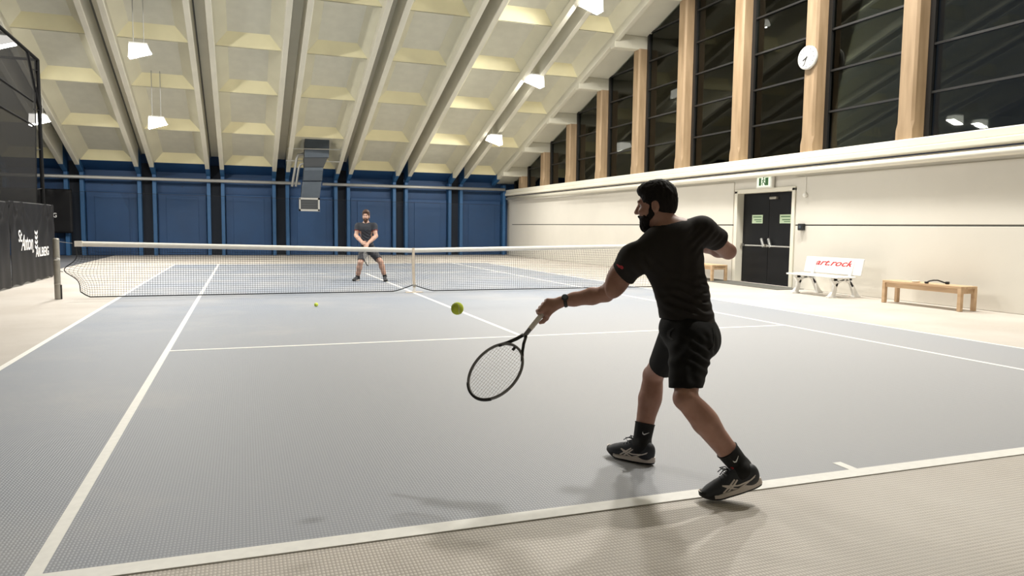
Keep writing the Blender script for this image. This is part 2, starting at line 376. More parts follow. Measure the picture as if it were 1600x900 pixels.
# windows: one per bay, of panes between thin bars
def window(n, ya, yb):
    o = empty('window_%d' % n, (9.5, (ya+yb)/2, 3.2)); tag(o, kind='structure')
    zt = lambda y: min(roof(y, 3.74), roof(RIDGE, 3.74))
    a, b = ya+.2, yb-.2
    top = max(zt(a), zt(b))
    def clip(z, y): return min(z, zt(y))
    zs = [3.2]
    while zs[-1] < top: zs.append(zs[-1]+.93)
    for i in range(len(zs)-1):
        z0, z1 = zs[i], zs[i+1]
        pa0, pa1, pb0, pb1 = clip(z0, a), clip(z1, a), clip(z0, b), clip(z1, b)
        if pa1-pa0 < .02 and pb1-pb0 < .02: continue
        pts = [(9.50, a, pa0), (9.50, b, pb0), (9.50, b, pb1), (9.50, a, pa1)]
        q = []
        for p in pts:
            if not q or (np.linalg.norm(np.array(p)-np.array(q[-1])) > 1e-3): q.append(p)
        if np.linalg.norm(np.array(q[0])-np.array(q[-1])) < 1e-3: q.pop()
        if len(q) >= 3: MB().extrude(q, (.012, 0, 0)).build('pane', MT['glass'], o)
        if z0 > 3.3 and pb0 >= z0-1e-6:
            MB().box((9.455, a, z0-.022), (9.50, b, z0+.022)).build('mullion', MT['mullion'], o)
        elif z0 > 3.3 and pa0 >= z0-1e-6:
            ye = a+(zt(a)-z0)/SL
            MB().box((9.455, a, z0-.022), (9.50, ye, z0+.022)).build('mullion', MT['mullion'], o)
    for y, s in ((a, 1), (b, -1)):
        MB().box((9.44, min(y, y+s*.12), 3.2), (9.52, max(y, y+s*.12), zt(y+s*.06)+.1)).build('window_frame', MT['mullion'], o)
ALLY = [YB]+PYALL+[YE-.05]
for n in range(1, len(ALLY)-1):
    window(n, ALLY[n], ALLY[n+1] if n+1 < len(ALLY)-1 else YE-.1)
# unseen rest of the hall; walls coloured dark to cut bounce light
wl = MB().box((XL-.3, YB, 0), (XL, YE, 14)).build('wall_left', MT['outer']); tag(wl, kind='structure')
wb = MB().box((XL, YB-.3, 0), (XW+.4, YB, 14)).build('wall_back', MT['outer']); tag(wb, kind='structure')
# ---- door
dr = empty('door_1', (9.3, 12.2, 0)); tag(dr, kind='structure')
MB().box((9.15, 13.22, 0), (9.5, 13.34, 2.42)).box((9.15, 11.02, 0), (9.5, 11.13, 2.42)).box((9.15, 11.02, 2.345), (9.5, 13.34, 2.45)).build('door_frame', MT['trim'], dr, bevel=.01)
for a, b in ((11.14, 12.17), (12.18, 13.21)):
    lf = MB().box((9.36, a, .02), (9.42, b, 2.34)).build('door_leaf', MT['door'], dr, bevel=.006)
    MB().tube([(9.28, a+.04, .98), (9.28, b-.22 if a > 12 else b-.06, .98)], .018, 8).build('push_bar', MT['chrome'], lf)
    yy = a+.13 if a > 12 else b-.13
    MB().obox((9.29, yy, 1.06), ((1, 0, 0), nrm((0, .45, 1)), nrm((0, -1, .45))), (.02, .12, .03)).build('lever', MT['chrome'], lf, bevel=.006)
    MB().box((9.28, a+.02, .95), (9.37, a+.06, 1.02)).box((9.28, b-.06, .95), (9.37, b-.02, 1.02)).build('bar_bracket', MT['steel'], lf)
    yc = 12.62 if a > 12 else 11.55
    st = MB().box((9.35, yc-.21, 1.56), (9.361, yc+.21, 1.78)).build('sticker', MT['sticker'], lf)
    MB().box((9.3485, yc-.17, 1.715), (9.351, yc+.17, 1.74)).box((9.3485, yc-.17, 1.64), (9.351, yc+.12, 1.662)).box((9.3485, yc-.17, 1.595), (9.351, yc+.05, 1.612)).build('sticker_print', MT['greenprint'], st)
MB().box((9.28, 11.85, 2.17), (9.37, 12.10, 2.23)).build('door_closer', MT['steel'], dr, bevel=.01)
dr.location.y += .19

# ================================================================ FITTINGS
def text(body, name, m, parent, origin, ax, size, extrude=.002, shear=0, sx=1.0, align='CENTER', bold=0):
    cu = bpy.data.curves.new(name, 'FONT'); cu.body = body; cu.size = size; cu.extrude = extrude; cu.shear = shear; cu.align_x = align; cu.align_y = 'CENTER'; cu.offset = bold
    o = bpy.data.objects.new(name, cu); COL.objects.link(o)
    dg = bpy.context.evaluated_depsgraph_get(); me = bpy.data.meshes.new_from_object(o.evaluated_get(dg))
    bpy.data.objects.remove(o); bpy.data.curves.remove(cu)
    X, Y, Z = [np.asarray(a, float) for a in ax]
    v = np.zeros(len(me.vertices)*3); me.vertices.foreach_get('co', v); v = v.reshape(-1, 3)
    w = np.asarray(origin, float)+v[:, :1]*sx*X+v[:, 1:2]*Y+v[:, 2:]*Z
    f = [tuple(p.vertices) for p in me.polygons]; bpy.data.meshes.remove(me)
    return link_mesh(name, w, f, m, parent)
# exit sign
ex = empty('exit_sign', (9.17, 12.43, 2.43)); tag(ex, 'green and white running man exit sign box above the black door', 'sign')
MB().box((9.08, 12.13, 2.44), (9.17, 12.73, 2.76)).build('housing', MT['plastic'], ex, bevel=.015)
MB().box((9.070, 12.18, 2.48), (9.081, 12.68, 2.73)).build('sign_face', MT['exit'], ex)
p = MB(); fx = 9.064
def sgn(pts, r): p.tube([(fx, 12.43+a, 2.605+b) for a, b in pts], r, 5)
for a, b in ((12.25, 12.36), (12.52, 12.60)): MB().box((fx-.003, a, 2.51), (fx+.004, b, 2.70)).build('doorway_pictogram', MT['greenprint'], ex)
p = MB(); sgn([(0, .07), (.01, 0), (.05, -.045), (.03, -.09)], .012); sgn([(.01, 0), (-.04, -.03), (-.06, -.08)], .012); sgn([(-.05, .03), (0, .05), (.05, .02)], .010)
p.lathe([(.0, -.004), (.02, -.003), (.02, .003), (0, .004)], (fx, 12.43, 2.70), (1, 0, 0), 10)
p.build('running_figure', MT['greenprint'], ex)
ex.location.y -= .16
# wall fittings beside the door
t = empty('wall_sensor', (9.17, 10.85, 2.2)); tag(t, 'small white round sensor hanging on a thin cable beside the black door', 'sensor')
MB().tube([(9.155, 10.86, 2.28), (9.155, 10.86, 2.66)], .008, 6).build('cable', MT['plastic'], t)
MB().lathe([(.02, 0), (.055, .01), (.055, .055), (.03, .08)], (9.17, 10.85, 2.22), (-1, 0, 0), 14).build('sensor_body', MT['plastic'], t, smooth=True)
t = empty('key_box', (9.17, 10.93, 1.38)); tag(t, 'small black box on the wall joint right of the door', 'box')
MB().box((9.08, 10.83, 1.39), (9.17, 11.0, 1.55)).build('box_body', MT['black'], t, bevel=.015)
MB().box((9.072, 10.88, 1.44), (9.081, 10.95, 1.50)).build('box_lens', MT['duct'], t)
tag(MB().box((8.35, 10.75, -.003), (9.14, 14.9, .010)).build('doormat', MT['mat'], origin=(8.9, 12.8, 0), bevel=.004), 'long dark grey mat lying in front of the black door', 'mat')
# clock on the second pillar
ck = empty('wall_clock', (9.13, 10.9, 5.4)); tag(ck, 'round white wall clock with black hands mounted on a timber pillar', 'clock')
cz = 5.39; cy = 10.9; ax = nrm((-1, -.12, 0))
ctr = np.array((9.06, cy, cz)); tz = np.array((0, 0, 1.)); ty = nrm(np.cross(tz, ax))
MB().lathe([(.25, -.07), (.27, -.04), (.27, .0), (.25, .012)], ctr, ax, 32).build('clock_case', MT['lamp_body'], ck, smooth=False)
MB().lathe([(.245, .0), (.245, .016)], ctr, ax, 32).build('clock_face', MT['white'], ck)
def hand(ang, l, w, nm):
    dv = math.cos(ang)*tz+math.sin(ang)*ty; sv = np.cross(ax, dv)
    MB().obox(ctr+ax*.022+dv*l*.4, (dv, sv, ax), (l*.6, w, .003)).build(nm, MT['darkprint'], ck)
hand(-2.05, .12, .012, 'hour_hand'); hand(-2.72, .19, .008, 'minute_hand')
for k in range(12):
    a = k*PI/6; dv = math.cos(a)*tz+math.sin(a)*ty
    MB().obox(ctr+ax*.018+dv*.205, (dv, np.cross(ax, dv), ax), (.02, .006, .002)).build('hour_mark', MT['darkprint'], ck)
# pipes
tag(MB().tube([(-25, 31.33, 3.22), (-.86, 31.33, 3.22)], .07, 10).tube([(.1, 31.33, 3.22), (8.86, 31.33, 3.22)], .07, 10).build('wall_pipe', MT['grey_pipe'], origin=(0, 31.33, 3.2), smooth=True), 'long grey horizontal pipe running across the blue end wall', 'pipe')
tag(MB().tube([(8.96, YB+.1, 2.775), (8.96, 31.25, 2.775)], .068, 14).build('wall_pipe', MT['trim'], origin=(8.95, 12, 2.75), smooth=True), 'cream pipe running under the window ledge of the right wall', 'pipe')
# air duct
YD = 29.0
ad = empty('air_duct', (-.5, YD, 1.9)); tag(ad, 'galvanised air duct hanging from the ceiling before the blue end wall', 'duct')
def D(x, y, dy=0): q = on(x, y, 1, YD); return np.array((q[0], YD+dy, q[2]))
def duct_piece(rows, nm, m, th=.26):
    """rows of (left x, right x, y) in the photo at the duct's distance, with a depth offset"""
    vs = []; fs = []
    for xl, xr, y, dy in rows: vs += [D(xl, y, dy-th), D(xr, y, dy-th), D(xr, y, dy+th), D(xl, y, dy+th)]
    n = len(rows)
    for i in range(n-1):
        for k in range(4):
            l = (k+1) % 4; fs.append((i*4+l, i*4+k, (i+1)*4+k, (i+1)*4+l))
    fs += [(0, 1, 2, 3), tuple((n-1)*4+k for k in (3, 2, 1, 0))]
    return MB().add(vs, fs).build(nm, m, ad, bevel=.02)
duct_piece([(476, 514, 205, 0), (475, 513, 247, 0)], 'duct_top', MT['duct'])
duct_piece([(474, 511, 247, 0), (475, 505, 262, .02)], 'flexible_sleeve', MT['duct_dark'], .25)
duct_piece([(475, 504, 262, -.04), (474, 503.5, 267, -.06), (473.5, 503, 275, .0), (473, 502.5, 283, .06)], 'duct_bend', MT['duct'])
duct_piece([(472.5, 502, 284, .05), (469.5, 498.5, 311, .05)], 'duct_drop', MT['duct'], .24)
for q, (a_, b_) in enumerate((((466.5, 310), (498, 312)), ((466.5, 327.5), (498, 330)), ((466.5, 310), (468.5, 330)), ((495.5, 310), (498, 330)))):
    u0, u1 = D(a_[0], b_[1], -.42), D(b_[0], a_[1], -.38); MB().box(np.minimum(u0, u1), np.maximum(u0, u1)).build('outlet_rim', MT['grey_pipe'], ad)
u0, u1 = D(467.5, 329.5, -.39), D(497, 310.5, .3); MB().box(np.minimum(u0, u1), np.maximum(u0, u1)).build('outlet', MT['duct_dark'], ad)
for k in range(4):
    u0, u1 = D(468.5, 325.5-k*4, -.41), D(495.5, 325-k*4, -.385); MB().box(np.minimum(u0, u1), np.maximum(u0, u1)).build('louvre', MT['duct_dark'], ad)
for yy, dd in ((233, -.32), (250, .32)):
    MB().tube([D(448, yy, dd), D(533, yy+2, dd)], .022, 6).build('support_rod', MT['grey_pipe'], ad)
MB().tube([D(457, 291, .3), D(464, 248, .25), D(466, 241, .2), D(476, 240, .1)], .055, 8).build('feed_pipe', MT['grey_pipe'], ad, smooth=True)
MB().tube([D(463, 291, .3), D(467.5, 262, .25), D(470, 256, .2), D(476, 255, .1)], .05, 8).build('feed_pipe', MT['grey_pipe'], ad, smooth=True)
# ---- lamps
lamp_kit = {}
def lamp_build(x, y, z, label, aim=None, k=1.0, glow='glow_low'):
    """box with a slanted glass bottom; aim: horizontal direction the glass leans to"""
    o = empty('ceiling_lamp', (x, y, z)); tag(o, label, 'lamp', 'floodlight boxes hanging from the ceiling')
    aim = aim or ((-1, 0) if x > -1 else (1, 0)); key = (aim, k, glow)
    if key not in lamp_kit:
        L = np.array(o.location); w, d = .25*k, .19*k
        ax_ = np.array((aim[0], aim[1], 0.)); ay_ = np.array((-aim[1], aim[0], 0.))
        T = lambda p: p[0]*ax_+p[1]*ay_+np.array((0, 0, p[2]))+L
        zl, zh = -.20*k, -.02*k                        # the rear edge hangs lower, the edge it looks to higher
        b = [(-w, -d, zl), (-w, d, zl), (w+.06, -d, zh), (w+.06, d, zh), (-w*.9, -d, .16), (-w*.9, d, .16), (w*.9, -d, .16), (w*.9, d, .16)]
        sd = link_mesh('frosted_side', [T(p) for p in b], [(4, 5, 1, 0), (3, 7, 6, 2), (2, 6, 4, 0), (5, 7, 3, 1)], MT['glow_side'], o)
        h = link_mesh('housing', [T((i*w*.92, j*d, q)) for q in (.155, .20) for i, j in ((-1, -1), (1, -1), (1, 1), (-1, 1))],
                      [(3, 2, 1, 0), (4, 5, 6, 7), (0, 1, 5, 4), (1, 2, 6, 5), (2, 3, 7, 6), (3, 0, 4, 7)], MT['lamp_body'], o)
        gl = link_mesh('glass', [T(p) for p in ((-w*.98, -d*.98, zl), (-w*.98, d*.98, zl), (w*.98+.06, d*.98, zh), (w*.98+.06, -d*.98, zh))], [(0, 1, 2, 3)], MT[glow], o)
        lamp_kit[key] = (sd, h, gl)
    else:
        for q in lamp_kit[key]: dup(q, q.name.split('.')[0], (x, y, z), o)
    zt = min(roof(y, ZC), roof(RIDGE, ZC))
    for sx in (-.13, .13):
        MB().tube([(x+sx, y, z+.18), (x+sx, y, max(zt, z+.3))], .012, 5).build('hanging_rod', MT['grey_pipe'], o)
    return o
LB = [((925, 7), 'hanging lamp cut by the top edge of the picture beside the windows'), ((836, 126), 'hanging lamp above the right side, midway along its row'), ((773, 218), 'small far hanging lamp nearest the corner of windows and blue wall')]
for px_, l in LB: q = on(*px_, 0, 6.52); lamp_build(*q, l, k=1.1)
LA = [((217, 80), 'large hanging lamp on two rods, upper left of the ceiling'), ((245, 192), 'hanging lamp on two rods, below the larger lamp on the left')]
for px_, l in LA: q = on(*px_, 0, -5.95); lamp_build(*q, l)
q = on(60, 187, 0, -9.6); lamp_build(-9.6, q[1], q[2], 'hanging lamp seen behind the black divider frame post')
q = on(4, 66, 0, -9.6); lamp_build(-9.6, q[1], q[2], 'hanging lamp seen through the dark divider mesh at the left edge')
# floods of the same rows above the picture; those on the right are aimed down the hall
for y in (12.6, 8.1, 3.6):
    lamp_build(6.52, y, min(roof(y, 3.45), 12.0)-.25, 'hanging lamp above the picture, continuing the row beside the windows', (-1, 0), 1.35, 'glow_down')
for y in (15.8, 11.6):
    lamp_build(-5.95, y, min(roof(y, 3.45), 12.0)-1.1, 'hanging lamp above the picture, continuing the row at the left', None, 1.0, 'glow_down')

# ================================================================ TENNIS NET
NY = 11.885
def net_top(x): return .914+(1.03-.914)*min(1, abs(x)/6.15)**1.0
def net_bot(x):
    a = abs(x); z = .035
    if a < .42: z += .13*(1-a/.42)**1.2
    return z
def net_y(x, t):   # the slack mesh bellies a little
    a = abs(x); return NY+.05*math.sin(PI*t)*math.sin(min(1, a/6.2)*PI*.5+.4)*(1 if t < 1 else 0)
nt_ = empty('tennis_net', (0, NY, 0)); tag(nt_, 'black tennis net with white top band stretched across the court', 'net')
NXN, NZN = 280, 23
def net_pt(i, j):
    s = -1+2*i/NXN; t = j/NZN
    half = 6.14
    edge = .23*math.exp(-((t-.45)/.16)**2)          # pulled out to the post where it is tied
    ef = max(0, (abs(s)-.9)/.1)**2
    x = s*(half+edge*ef) if True else 0
    x -= math.copysign(.05*ef*(1-t), s)
    zb = net_bot(x)+.10*max(0, (abs(s)-.975)/.025); zt_ = net_top(x)-.04
    z = zb+(zt_-zb)*t
    return np.array([x, net_y(x, t), z])
P = np.array([[net_pt(i, j) for j in range(NZN+1)] for i in range(NXN+1)])
def strands(segs, r):
    a = np.array([s[0] for s in segs]); b = np.array([s[1] for s in segs]); d = b-a; d /= np.linalg.norm(d, axis=1)[:, None]
    ref = np.where(np.abs(d[:, 2:3]) > .7, np.array([[1., 0, 0]]), np.array([[0, 0, 1.]]))
    n1 = np.cross(d, ref); n1 /= np.linalg.norm(n1, axis=1)[:, None]; n2 = np.cross(d, n1)
    vs = []
    for e in (a, b):
        for k in range(3):
            an = 2*PI*k/3+PI/2; vs.append(e+r*(math.cos(an)*n1+math.sin(an)*n2))
    V = np.stack(vs, 1).reshape(-1, 3); m = len(segs); base = (np.arange(m)*6)[:, None]
    F = np.concatenate([base+np.array([[k, (k+1) % 3, (k+1) % 3+3, k+3]]) for k in range(3)])
    return V, F
segs = []
for i in range(NXN+1):
    for j in range(NZN): segs.append((P[i, j], P[i, j+1]))
for j in range(1, NZN):
    for i in range(NXN): segs.append((P[i, j], P[i+1, j]))
V, F = strands(segs, .0027)
tag(link_mesh('net_mesh', V, F, MT['string'], nt_), kind='stuff')
# band, edge cords, strap
xs = np.linspace(-6.15, 6.15, 61)
vs = []; fs = []
for x in xs:
    for dy, dz in ((-.012, -.085), (-.018, -.03), (-.008, .008), (.008, .008), (.018, -.03), (.012, -.085)): vs.append((x, NY+dy, net_top(x)+dz))
for i in range(60):
    for k in range(6): fs.append((i*6+k, i*6+(k+1) % 6, (i+1)*6+(k+1) % 6, (i+1)*6+k))
fs += [(5, 4, 3, 2, 1, 0), tuple(360+k for k in range(6))]
bd = link_mesh('top_band', vs, fs, MT['netband'], nt_, smooth=True)
MB().box((-6.155, NY-.022, net_top(6.1)-.088), (-6.03, NY+.022, net_top(6.1)+.012)).build('band_end', MT['netband'], bd)
MB().tube([P[i, 0]-np.array([0, 0, .004]) for i in range(0, NXN+1, 2)], .012, 6).build('bottom_cord', MT['string'], nt_)
for e in (0, NXN): MB().tube([P[e, j] for j in range(NZN+1)], .009, 6).build('side_cord', MT['string'], nt_)
st = MB()
vs = []
for z, w in ((.105, .028), (.5, .026), (.925, .026)):
    for sx, sy in ((-1, -1), (1, -1), (1, 1), (-1, 1)): vs.append((sx*w+(.02 if z < .4 else 0), NY+sy*.022, z))
st.add(vs, [(3, 2, 1, 0), (8, 9, 10, 11)]+[(i*4+k, i*4+(k+1) % 4, (i+1)*4+(k+1) % 4, (i+1)*4+k) for i in range(2) for k in range(4)])
so = st.build('centre_strap', MT['strap'], nt_, bevel=.006)
MB().box((-.01, NY-.03, .12), (.055, NY+.03, .17)).build('strap_buckle', MT['steel'], so, bevel=.006)
MB().extrude([(-.02, NY-.012, .005), (.06, NY-.012, .005), (.035, NY-.012, .11), (.005, NY-.012, .11)], (0, .024, 0)).build('strap_tail', MT['white'], so)
MB().box((-.16, NY-.07, .002), (.2, NY+.07, .012)).build('anchor_plate', MT['strap'], so, bevel=.003)
def net_post(x, label):
    o = empty('net_post', (x, NY+.03, 0)); tag(o, label, 'post')
    s = -math.copysign(1, x); y = NY+.03
    MB().lathe([(.052, 0), (.052, .26)], (x, y, 0), n=20).build('lower_sleeve', MT['steel'], o, smooth=False)
    MB().lathe([(.052, .262), (.056, .275), (.052, .29), (.052, .70)], (x, y, 0), n=20).build('pole', MT['steel'], o)
    MB().lathe([(.054, .70), (.057, .71), (.057, .73), (.054, .74)], (x, y, 0), n=20).build('collar', MT['chrome'], o)
    MB().lathe([(.052, .74), (.053, 1.07), (.047, 1.085), (.03, 1.088)], (x, y, 0), n=20).build('head', MT['steel'], o)
    MB().box((x+s*.055-.012, y-.02, .0), (x+s*.055+.012, y+.02, .255)).build('rail', MT['rk_dark'], o)
    MB().tube([(x+s*.04, y, 1.03), (x+s*.26, NY, 1.0)], .004, 5).build('net_cable', MT['grey_pipe'], o)
    MB().tube([(x+s*.05, y, .50), (x+s*.10, NY, .49)], .006, 5).build('tie_cord', MT['string'], o)
net_post(-6.45, 'round grey steel net post at the left end of the net')
net_post(6.45, 'round grey steel net post hidden behind the near player')
# ================================================================ BALLS
def ball(c, label):
    o = empty('tennis_ball', c); tag(o, label, 'ball')
    bm = bmesh.new(); bmesh.ops.create_icosphere(bm, subdivisions=4, radius=.0335)
    me = bpy.data.meshes.new('felt'); bm.to_mesh(me); bm.free(); me.materials.append(MT['ball'])
    me.polygons.foreach_set('use_smooth', [True]*len(me.polygons))
    f = bpy.data.objects.new('felt', me); COL.objects.link(f); f.parent = o
    pts = []
    for k in range(64):
        t = 2*PI*k/64; a, b = .75, .25
        v = nrm((a*math.cos(t)+b*math.cos(3*t), a*math.sin(t)-b*math.sin(3*t), 2*math.sqrt(a*b)*math.sin(2*t)))
        pts.append(np.array(c)+v*.0334)
    MB().tube(pts, .0012, 5, closed=True).build('seam', MT['seam'], o)
ball(C(714.5, 482, 3.9), 'yellow tennis ball flying in front of the racket')
b2 = on(494, 476, 2, .0335); ball(b2, 'yellow tennis ball lying on the court before the net')
# ================================================================ BENCHES
wb_ = empty('park_bench', (8.5, 9.45, 0)); tag(wb_, 'white park bench with red script on its backrest, beside the door', 'bench')
for k, (xa, xb) in enumerate(((8.14, 8.30), (8.315, 8.46), (8.475, 8.62))):
    MB().box((xa, 8.68, .405), (xb, 10.22, .44)).build('seat_slat', MT['white'], wb_, bevel=.012)
bk = nrm((.2, 0, 1)); bnv = nrm((-1, 0, .2))
bc = np.array((8.75, 9.47, .63))
br = MB().obox(bc, ((0, 1, 0), bk, bnv), (.83, .18, .016)).build('backrest', MT['white'], wb_, bevel=.012)
text('art.rock', 'backrest_lettering', MT['red'], br, bc+bnv*.018+bk*.055, ((0, -1, 0), bk, bnv), .185, .0015, .45, 1.75, bold=.003)
def leg_casting(y):
    lo = MB()
    def strip(pts, ws):
        pts = np.array(pts); n = len(pts)
        L = []; R_ = []
        for i in range(n):
            t = nrm(np.append(pts[min(i+1, n-1)]-pts[max(i-1, 0)], 0))[:2]; nn = np.array((-t[1], t[0]))
            L.append(pts[i]+nn*ws[i]*1.25); R_.append(pts[i]-nn*ws[i]*1.25)
        for i in range(n-1):
            q = [(L[i][0], y-.03, L[i][1]), (L[i+1][0], y-.03, L[i+1][1]), (R_[i+1][0], y-.03, R_[i+1][1]), (R_[i][0], y-.03, R_[i][1])]
            lo.extrude(q, (0, .06, 0))
    strip([(8.20, 0), (8.22, .05), (8.27, .14), (8.29, .26), (8.25, .36), (8.22, .405)], [.07, .045, .035, .04, .055, .065])
    strip([(8.86, 0), (8.83, .06), (8.76, .18), (8.70, .3), (8.68, .405)], [.06, .04, .03, .03, .04])
    strip([(8.22, .385), (8.45, .375), (8.70, .39)], [.03, .022, .03])
    strip([(8.29, .24), (8.38, .33), (8.50, .36)], [.02, .018, .02]); strip([(8.74, .22), (8.66, .32), (8.55, .36)], [.02, .018, .02])
    strip([(8.68, .40), (8.72, .55), (8.77, .74)], [.03, .025, .018])
    lo.box((8.10, y-.05, 0), (8.30, y+.05, .03)); lo.box((8.77, y-.05, 0), (8.94, y+.05, .03))
    lo.build('cast_leg', MT['white'], wb_)
leg_casting(8.90); leg_casting(9.98)
def plank_bench(y0, y1, x0, x1, h, label, z0=0):
    o = empty('wooden_bench', ((x0+x1)/2, (y0+y1)/2, z0)); tag(o, label, 'bench', 'plain wooden benches along the right wall')
    for k in range(3):
        a = x0+(x1-x0)*k/3; MB().box((a+.003, y0, h-.045), (a+(x1-x0)/3-.003, y1, h)).build('top_board', MT['benchwood'], o, bevel=.006)
    for x in (x0+.001, x1-.071):
        for y in (y0+.001, y1-.071): MB().box((x, y, z0), (x+.07, y+.07, h-.044)).build('leg', MT['benchwood'], o, bevel=.006)
    for x in (x0+.02, x1-.045): MB().box((x, y0+.07, h-.13), (x+.025, y1-.07, h-.045)).build('apron', MT['benchwood'], o)
    for y in (y0+.02, y1-.045): MB().box((x0+.07, y, h-.13), (x1-.07, y+.025, h-.045)).build('apron', MT['benchwood'], o)
plank_bench(6.16, 7.86, 8.46, 8.86, .44, 'plain wooden bench on the right, with a black strap lying on it')
plank_bench(13.45, 15.2, 8.45, 8.95, .44, 'plain wooden bench half hidden behind the near player, left of the door', .0105)
s = empty('strap', (8.6, 6.8, .44)); tag(s, 'black curled strap lying on the right wooden bench', 'strap')
pts = [(8.50, 6.98, .455), (8.48, 6.92, .463), (8.50, 6.86, .478), (8.55, 6.80, .487), (8.60, 6.72, .487), (8.64, 6.66, .475), (8.68, 6.61, .462), (8.73, 6.57, .456)]
pts = [(x, 6.78+(y-6.78)*.6, .445+(z-.445)*1.5) for x, y, z in pts]
MB().tube(pts, .014, 6, flat=.6).build('webbing', MT['black'], s, smooth=True)
MB().box((8.47, 6.87, .442), (8.53, 6.92, .478)).build('buckle', MT['black'], s, bevel=.008)
MB().box((8.70, 6.63, .442), (8.76, 6.68, .49)).build('clip', MT['black'], s, bevel=.008)
tw = empty('sweatband', (8.55, 7.17, .44)); tag(tw, 'small beige sweatband lying left of the black strap on the bench', 'sweatband')
MB().tube([(8.55+.045*math.cos(a), 7.17+.06*math.sin(a), .458) for a in np.linspace(0, 2*PI, 25)[:-1]], .017, 8, closed=True).build('band', MT['strap'], tw, smooth=True)
# ================================================================ DIVIDER, BANNERS
DX = -7.97
df = empty('divider_frame', (DX, 16, 0)); tag(df, 'black metal divider frame with dark mesh at the left edge', 'divider')
MB().tube([(DX, 18.08, 0), (DX, 18.08, 5.32)], .045, 8).build('post', MT['frame'], df)
MB().tube([(DX, 18.08, 5.32), (DX, 9.0, 5.50)], .04, 8).build('top_rail', MT['frame'], df)
MB().tube([(DX, 17.15, 5.33), (DX, 18.08, 4.1)], .035, 8).build('brace', MT['frame'], df)
for z in (4.25, 3.68): MB().tube([(DX, 17.5, z-.02), (DX, 9.0, z+.22)], .022, 6).build('cable', MT['frame'], df)
MB().tube([(DX, 18.08, 5.32), (DX-6, 18.08, 5.32)], .035, 8).build('cross_rail', MT['frame'], df)
for j in range(4):
    MB().tube([(DX, 17.55-.0*j, 5.0-j*.95), (DX, 18.06, 5.05-j*.95)], .012, 5).build('tie', MT['frame'], df)
MB().extrude([(DX, 17.85, 5.30), (DX, 17.45, 1.72), (DX, 9.0, 1.60), (DX, 9.0, 5.46)], (-.006, 0, 0)).build('mesh_panel', MT['mesh'], df)
MB().tube([(DX, 17.85, 5.30), (DX, 17.45, 1.72)], .014, 6).build('mesh_hem', MT['frame'], df)
MB().tube([(DX, 18.08, 1.78), (DX, 9.0, 1.74)], .022, 6).build('lower_rail', MT['frame'], df)
MB().box((DX-.16, 17.95, 0), (DX+.045, 18.2, .03)).build('base_plate', MT['trim'], df)
def drape(y, z, z1, fold, seedv, gather):
    w = 0
    for (ga, sp) in gather:                        # folds fan out from the tied points of the upper hem
        dy = (y-ga); dz = (z1-z)+.04
        w += math.exp(-dz/.55)*math.cos(dy/dz*5.0)*math.exp(-(dy/dz/1.3)**2)*sp
    return w+fold*(.5*math.sin(y*5.1+1.3*math.sin(z*2+seedv))+.35*math.sin(y*11.3+z*1.7+seedv))*(1-z/z1*.6)
def cloth(y0, y1, z0, z1, x, fold, nm, m, parent, seedv=0, gather=()):
    ny, nz = 120, 50; vs = []; fs = []
    for i in range(ny+1):
        for j in range(nz+1):
            a, b = i/ny, j/nz
            y = y0+(y1-y0)*a; z = z0+(z1-z0)*b
            w = drape(y, z, z1, fold, seedv, gather)
            zz = z-(.02*math.cos(y*7) if j == 0 else 0)
            vs.append((x+w, y, zz))
    for i in range(ny):
        for j in range(nz): fs.append((i*(nz+1)+j, (i+1)*(nz+1)+j, (i+1)*(nz+1)+j+1, i*(nz+1)+j+1))
    o = link_mesh(nm, vs, fs, m, parent, smooth=True)
    sd = o.modifiers.new('thickness', 'SOLIDIFY'); sd.thickness = .004
    return o
GATH = ((14.75, .05), (15.4, .05), (17.5, .05), (18.2, .05))
bn = empty('hanging_banner', (DX+.06, 16.6, 0)); tag(bn, 'creased black banner with white resort lettering hanging on the divider', 'banner')
cloth(14.56, 18.3, .03, 1.80, DX+.16, .014, 'fabric', MT['banner'], bn, 0, GATH)
bx = DX+.145; AXB = ((0, 1, 0), (0, 0, 1), (1, 0, 0))
text('St.', 'lettering', MT['whiteprint'], bn, (bx, 15.28, 1.05), AXB, .36, .001, .25, .75, bold=.004)
text('Anton', 'lettering', MT['whiteprint'], bn, (bx, 15.78, .90), AXB, .48, .001, .3, .72, bold=.006)
text('am', 'lettering', MT['whiteprint'], bn, (bx, 16.22, .72), AXB, .14, .001, .2, .9)
text('ARLBERG', 'lettering', MT['whiteprint'], bn, (bx, 17.10, .66), AXB, .30, .001, 0, .95, bold=.006)
ml = MB()
for k in range(4):
    for sg in (-1, 1):
        zc = 1.12-k*.11; yc = 16.55
        ml.extrude([(bx, yc, zc), (bx, yc+sg*.11, zc+.06), (bx, yc+sg*.12, zc-.01), (bx, yc, zc-.05)], (.002, 0, 0))
tag(ml.build('emblem', MT['whiteprint'], bn), kind='stuff')
for ch in bn.children:                             # the print lies on the folds
    if ch.name.startswith(('lettering', 'emblem')):
        for v in ch.data.vertices:
            w = v.co+Vector(wloc(ch)); lift = w.x-bx
            v.co.x += DX+.16+drape(w.y, w.z, 1.80, .014, 0, GATH)+.008+lift-w.x
cb = empty('hanging_banner', (DX+.06, 12, 0)); tag(cb, 'creased black banner cut off by the left edge of the picture', 'banner')
cloth(9.4, 14.535, .03, 1.78, DX+.16, .015, 'fabric', MT['banner'], cb, 2.0, ((13.6, .05), (14.4, .05)))
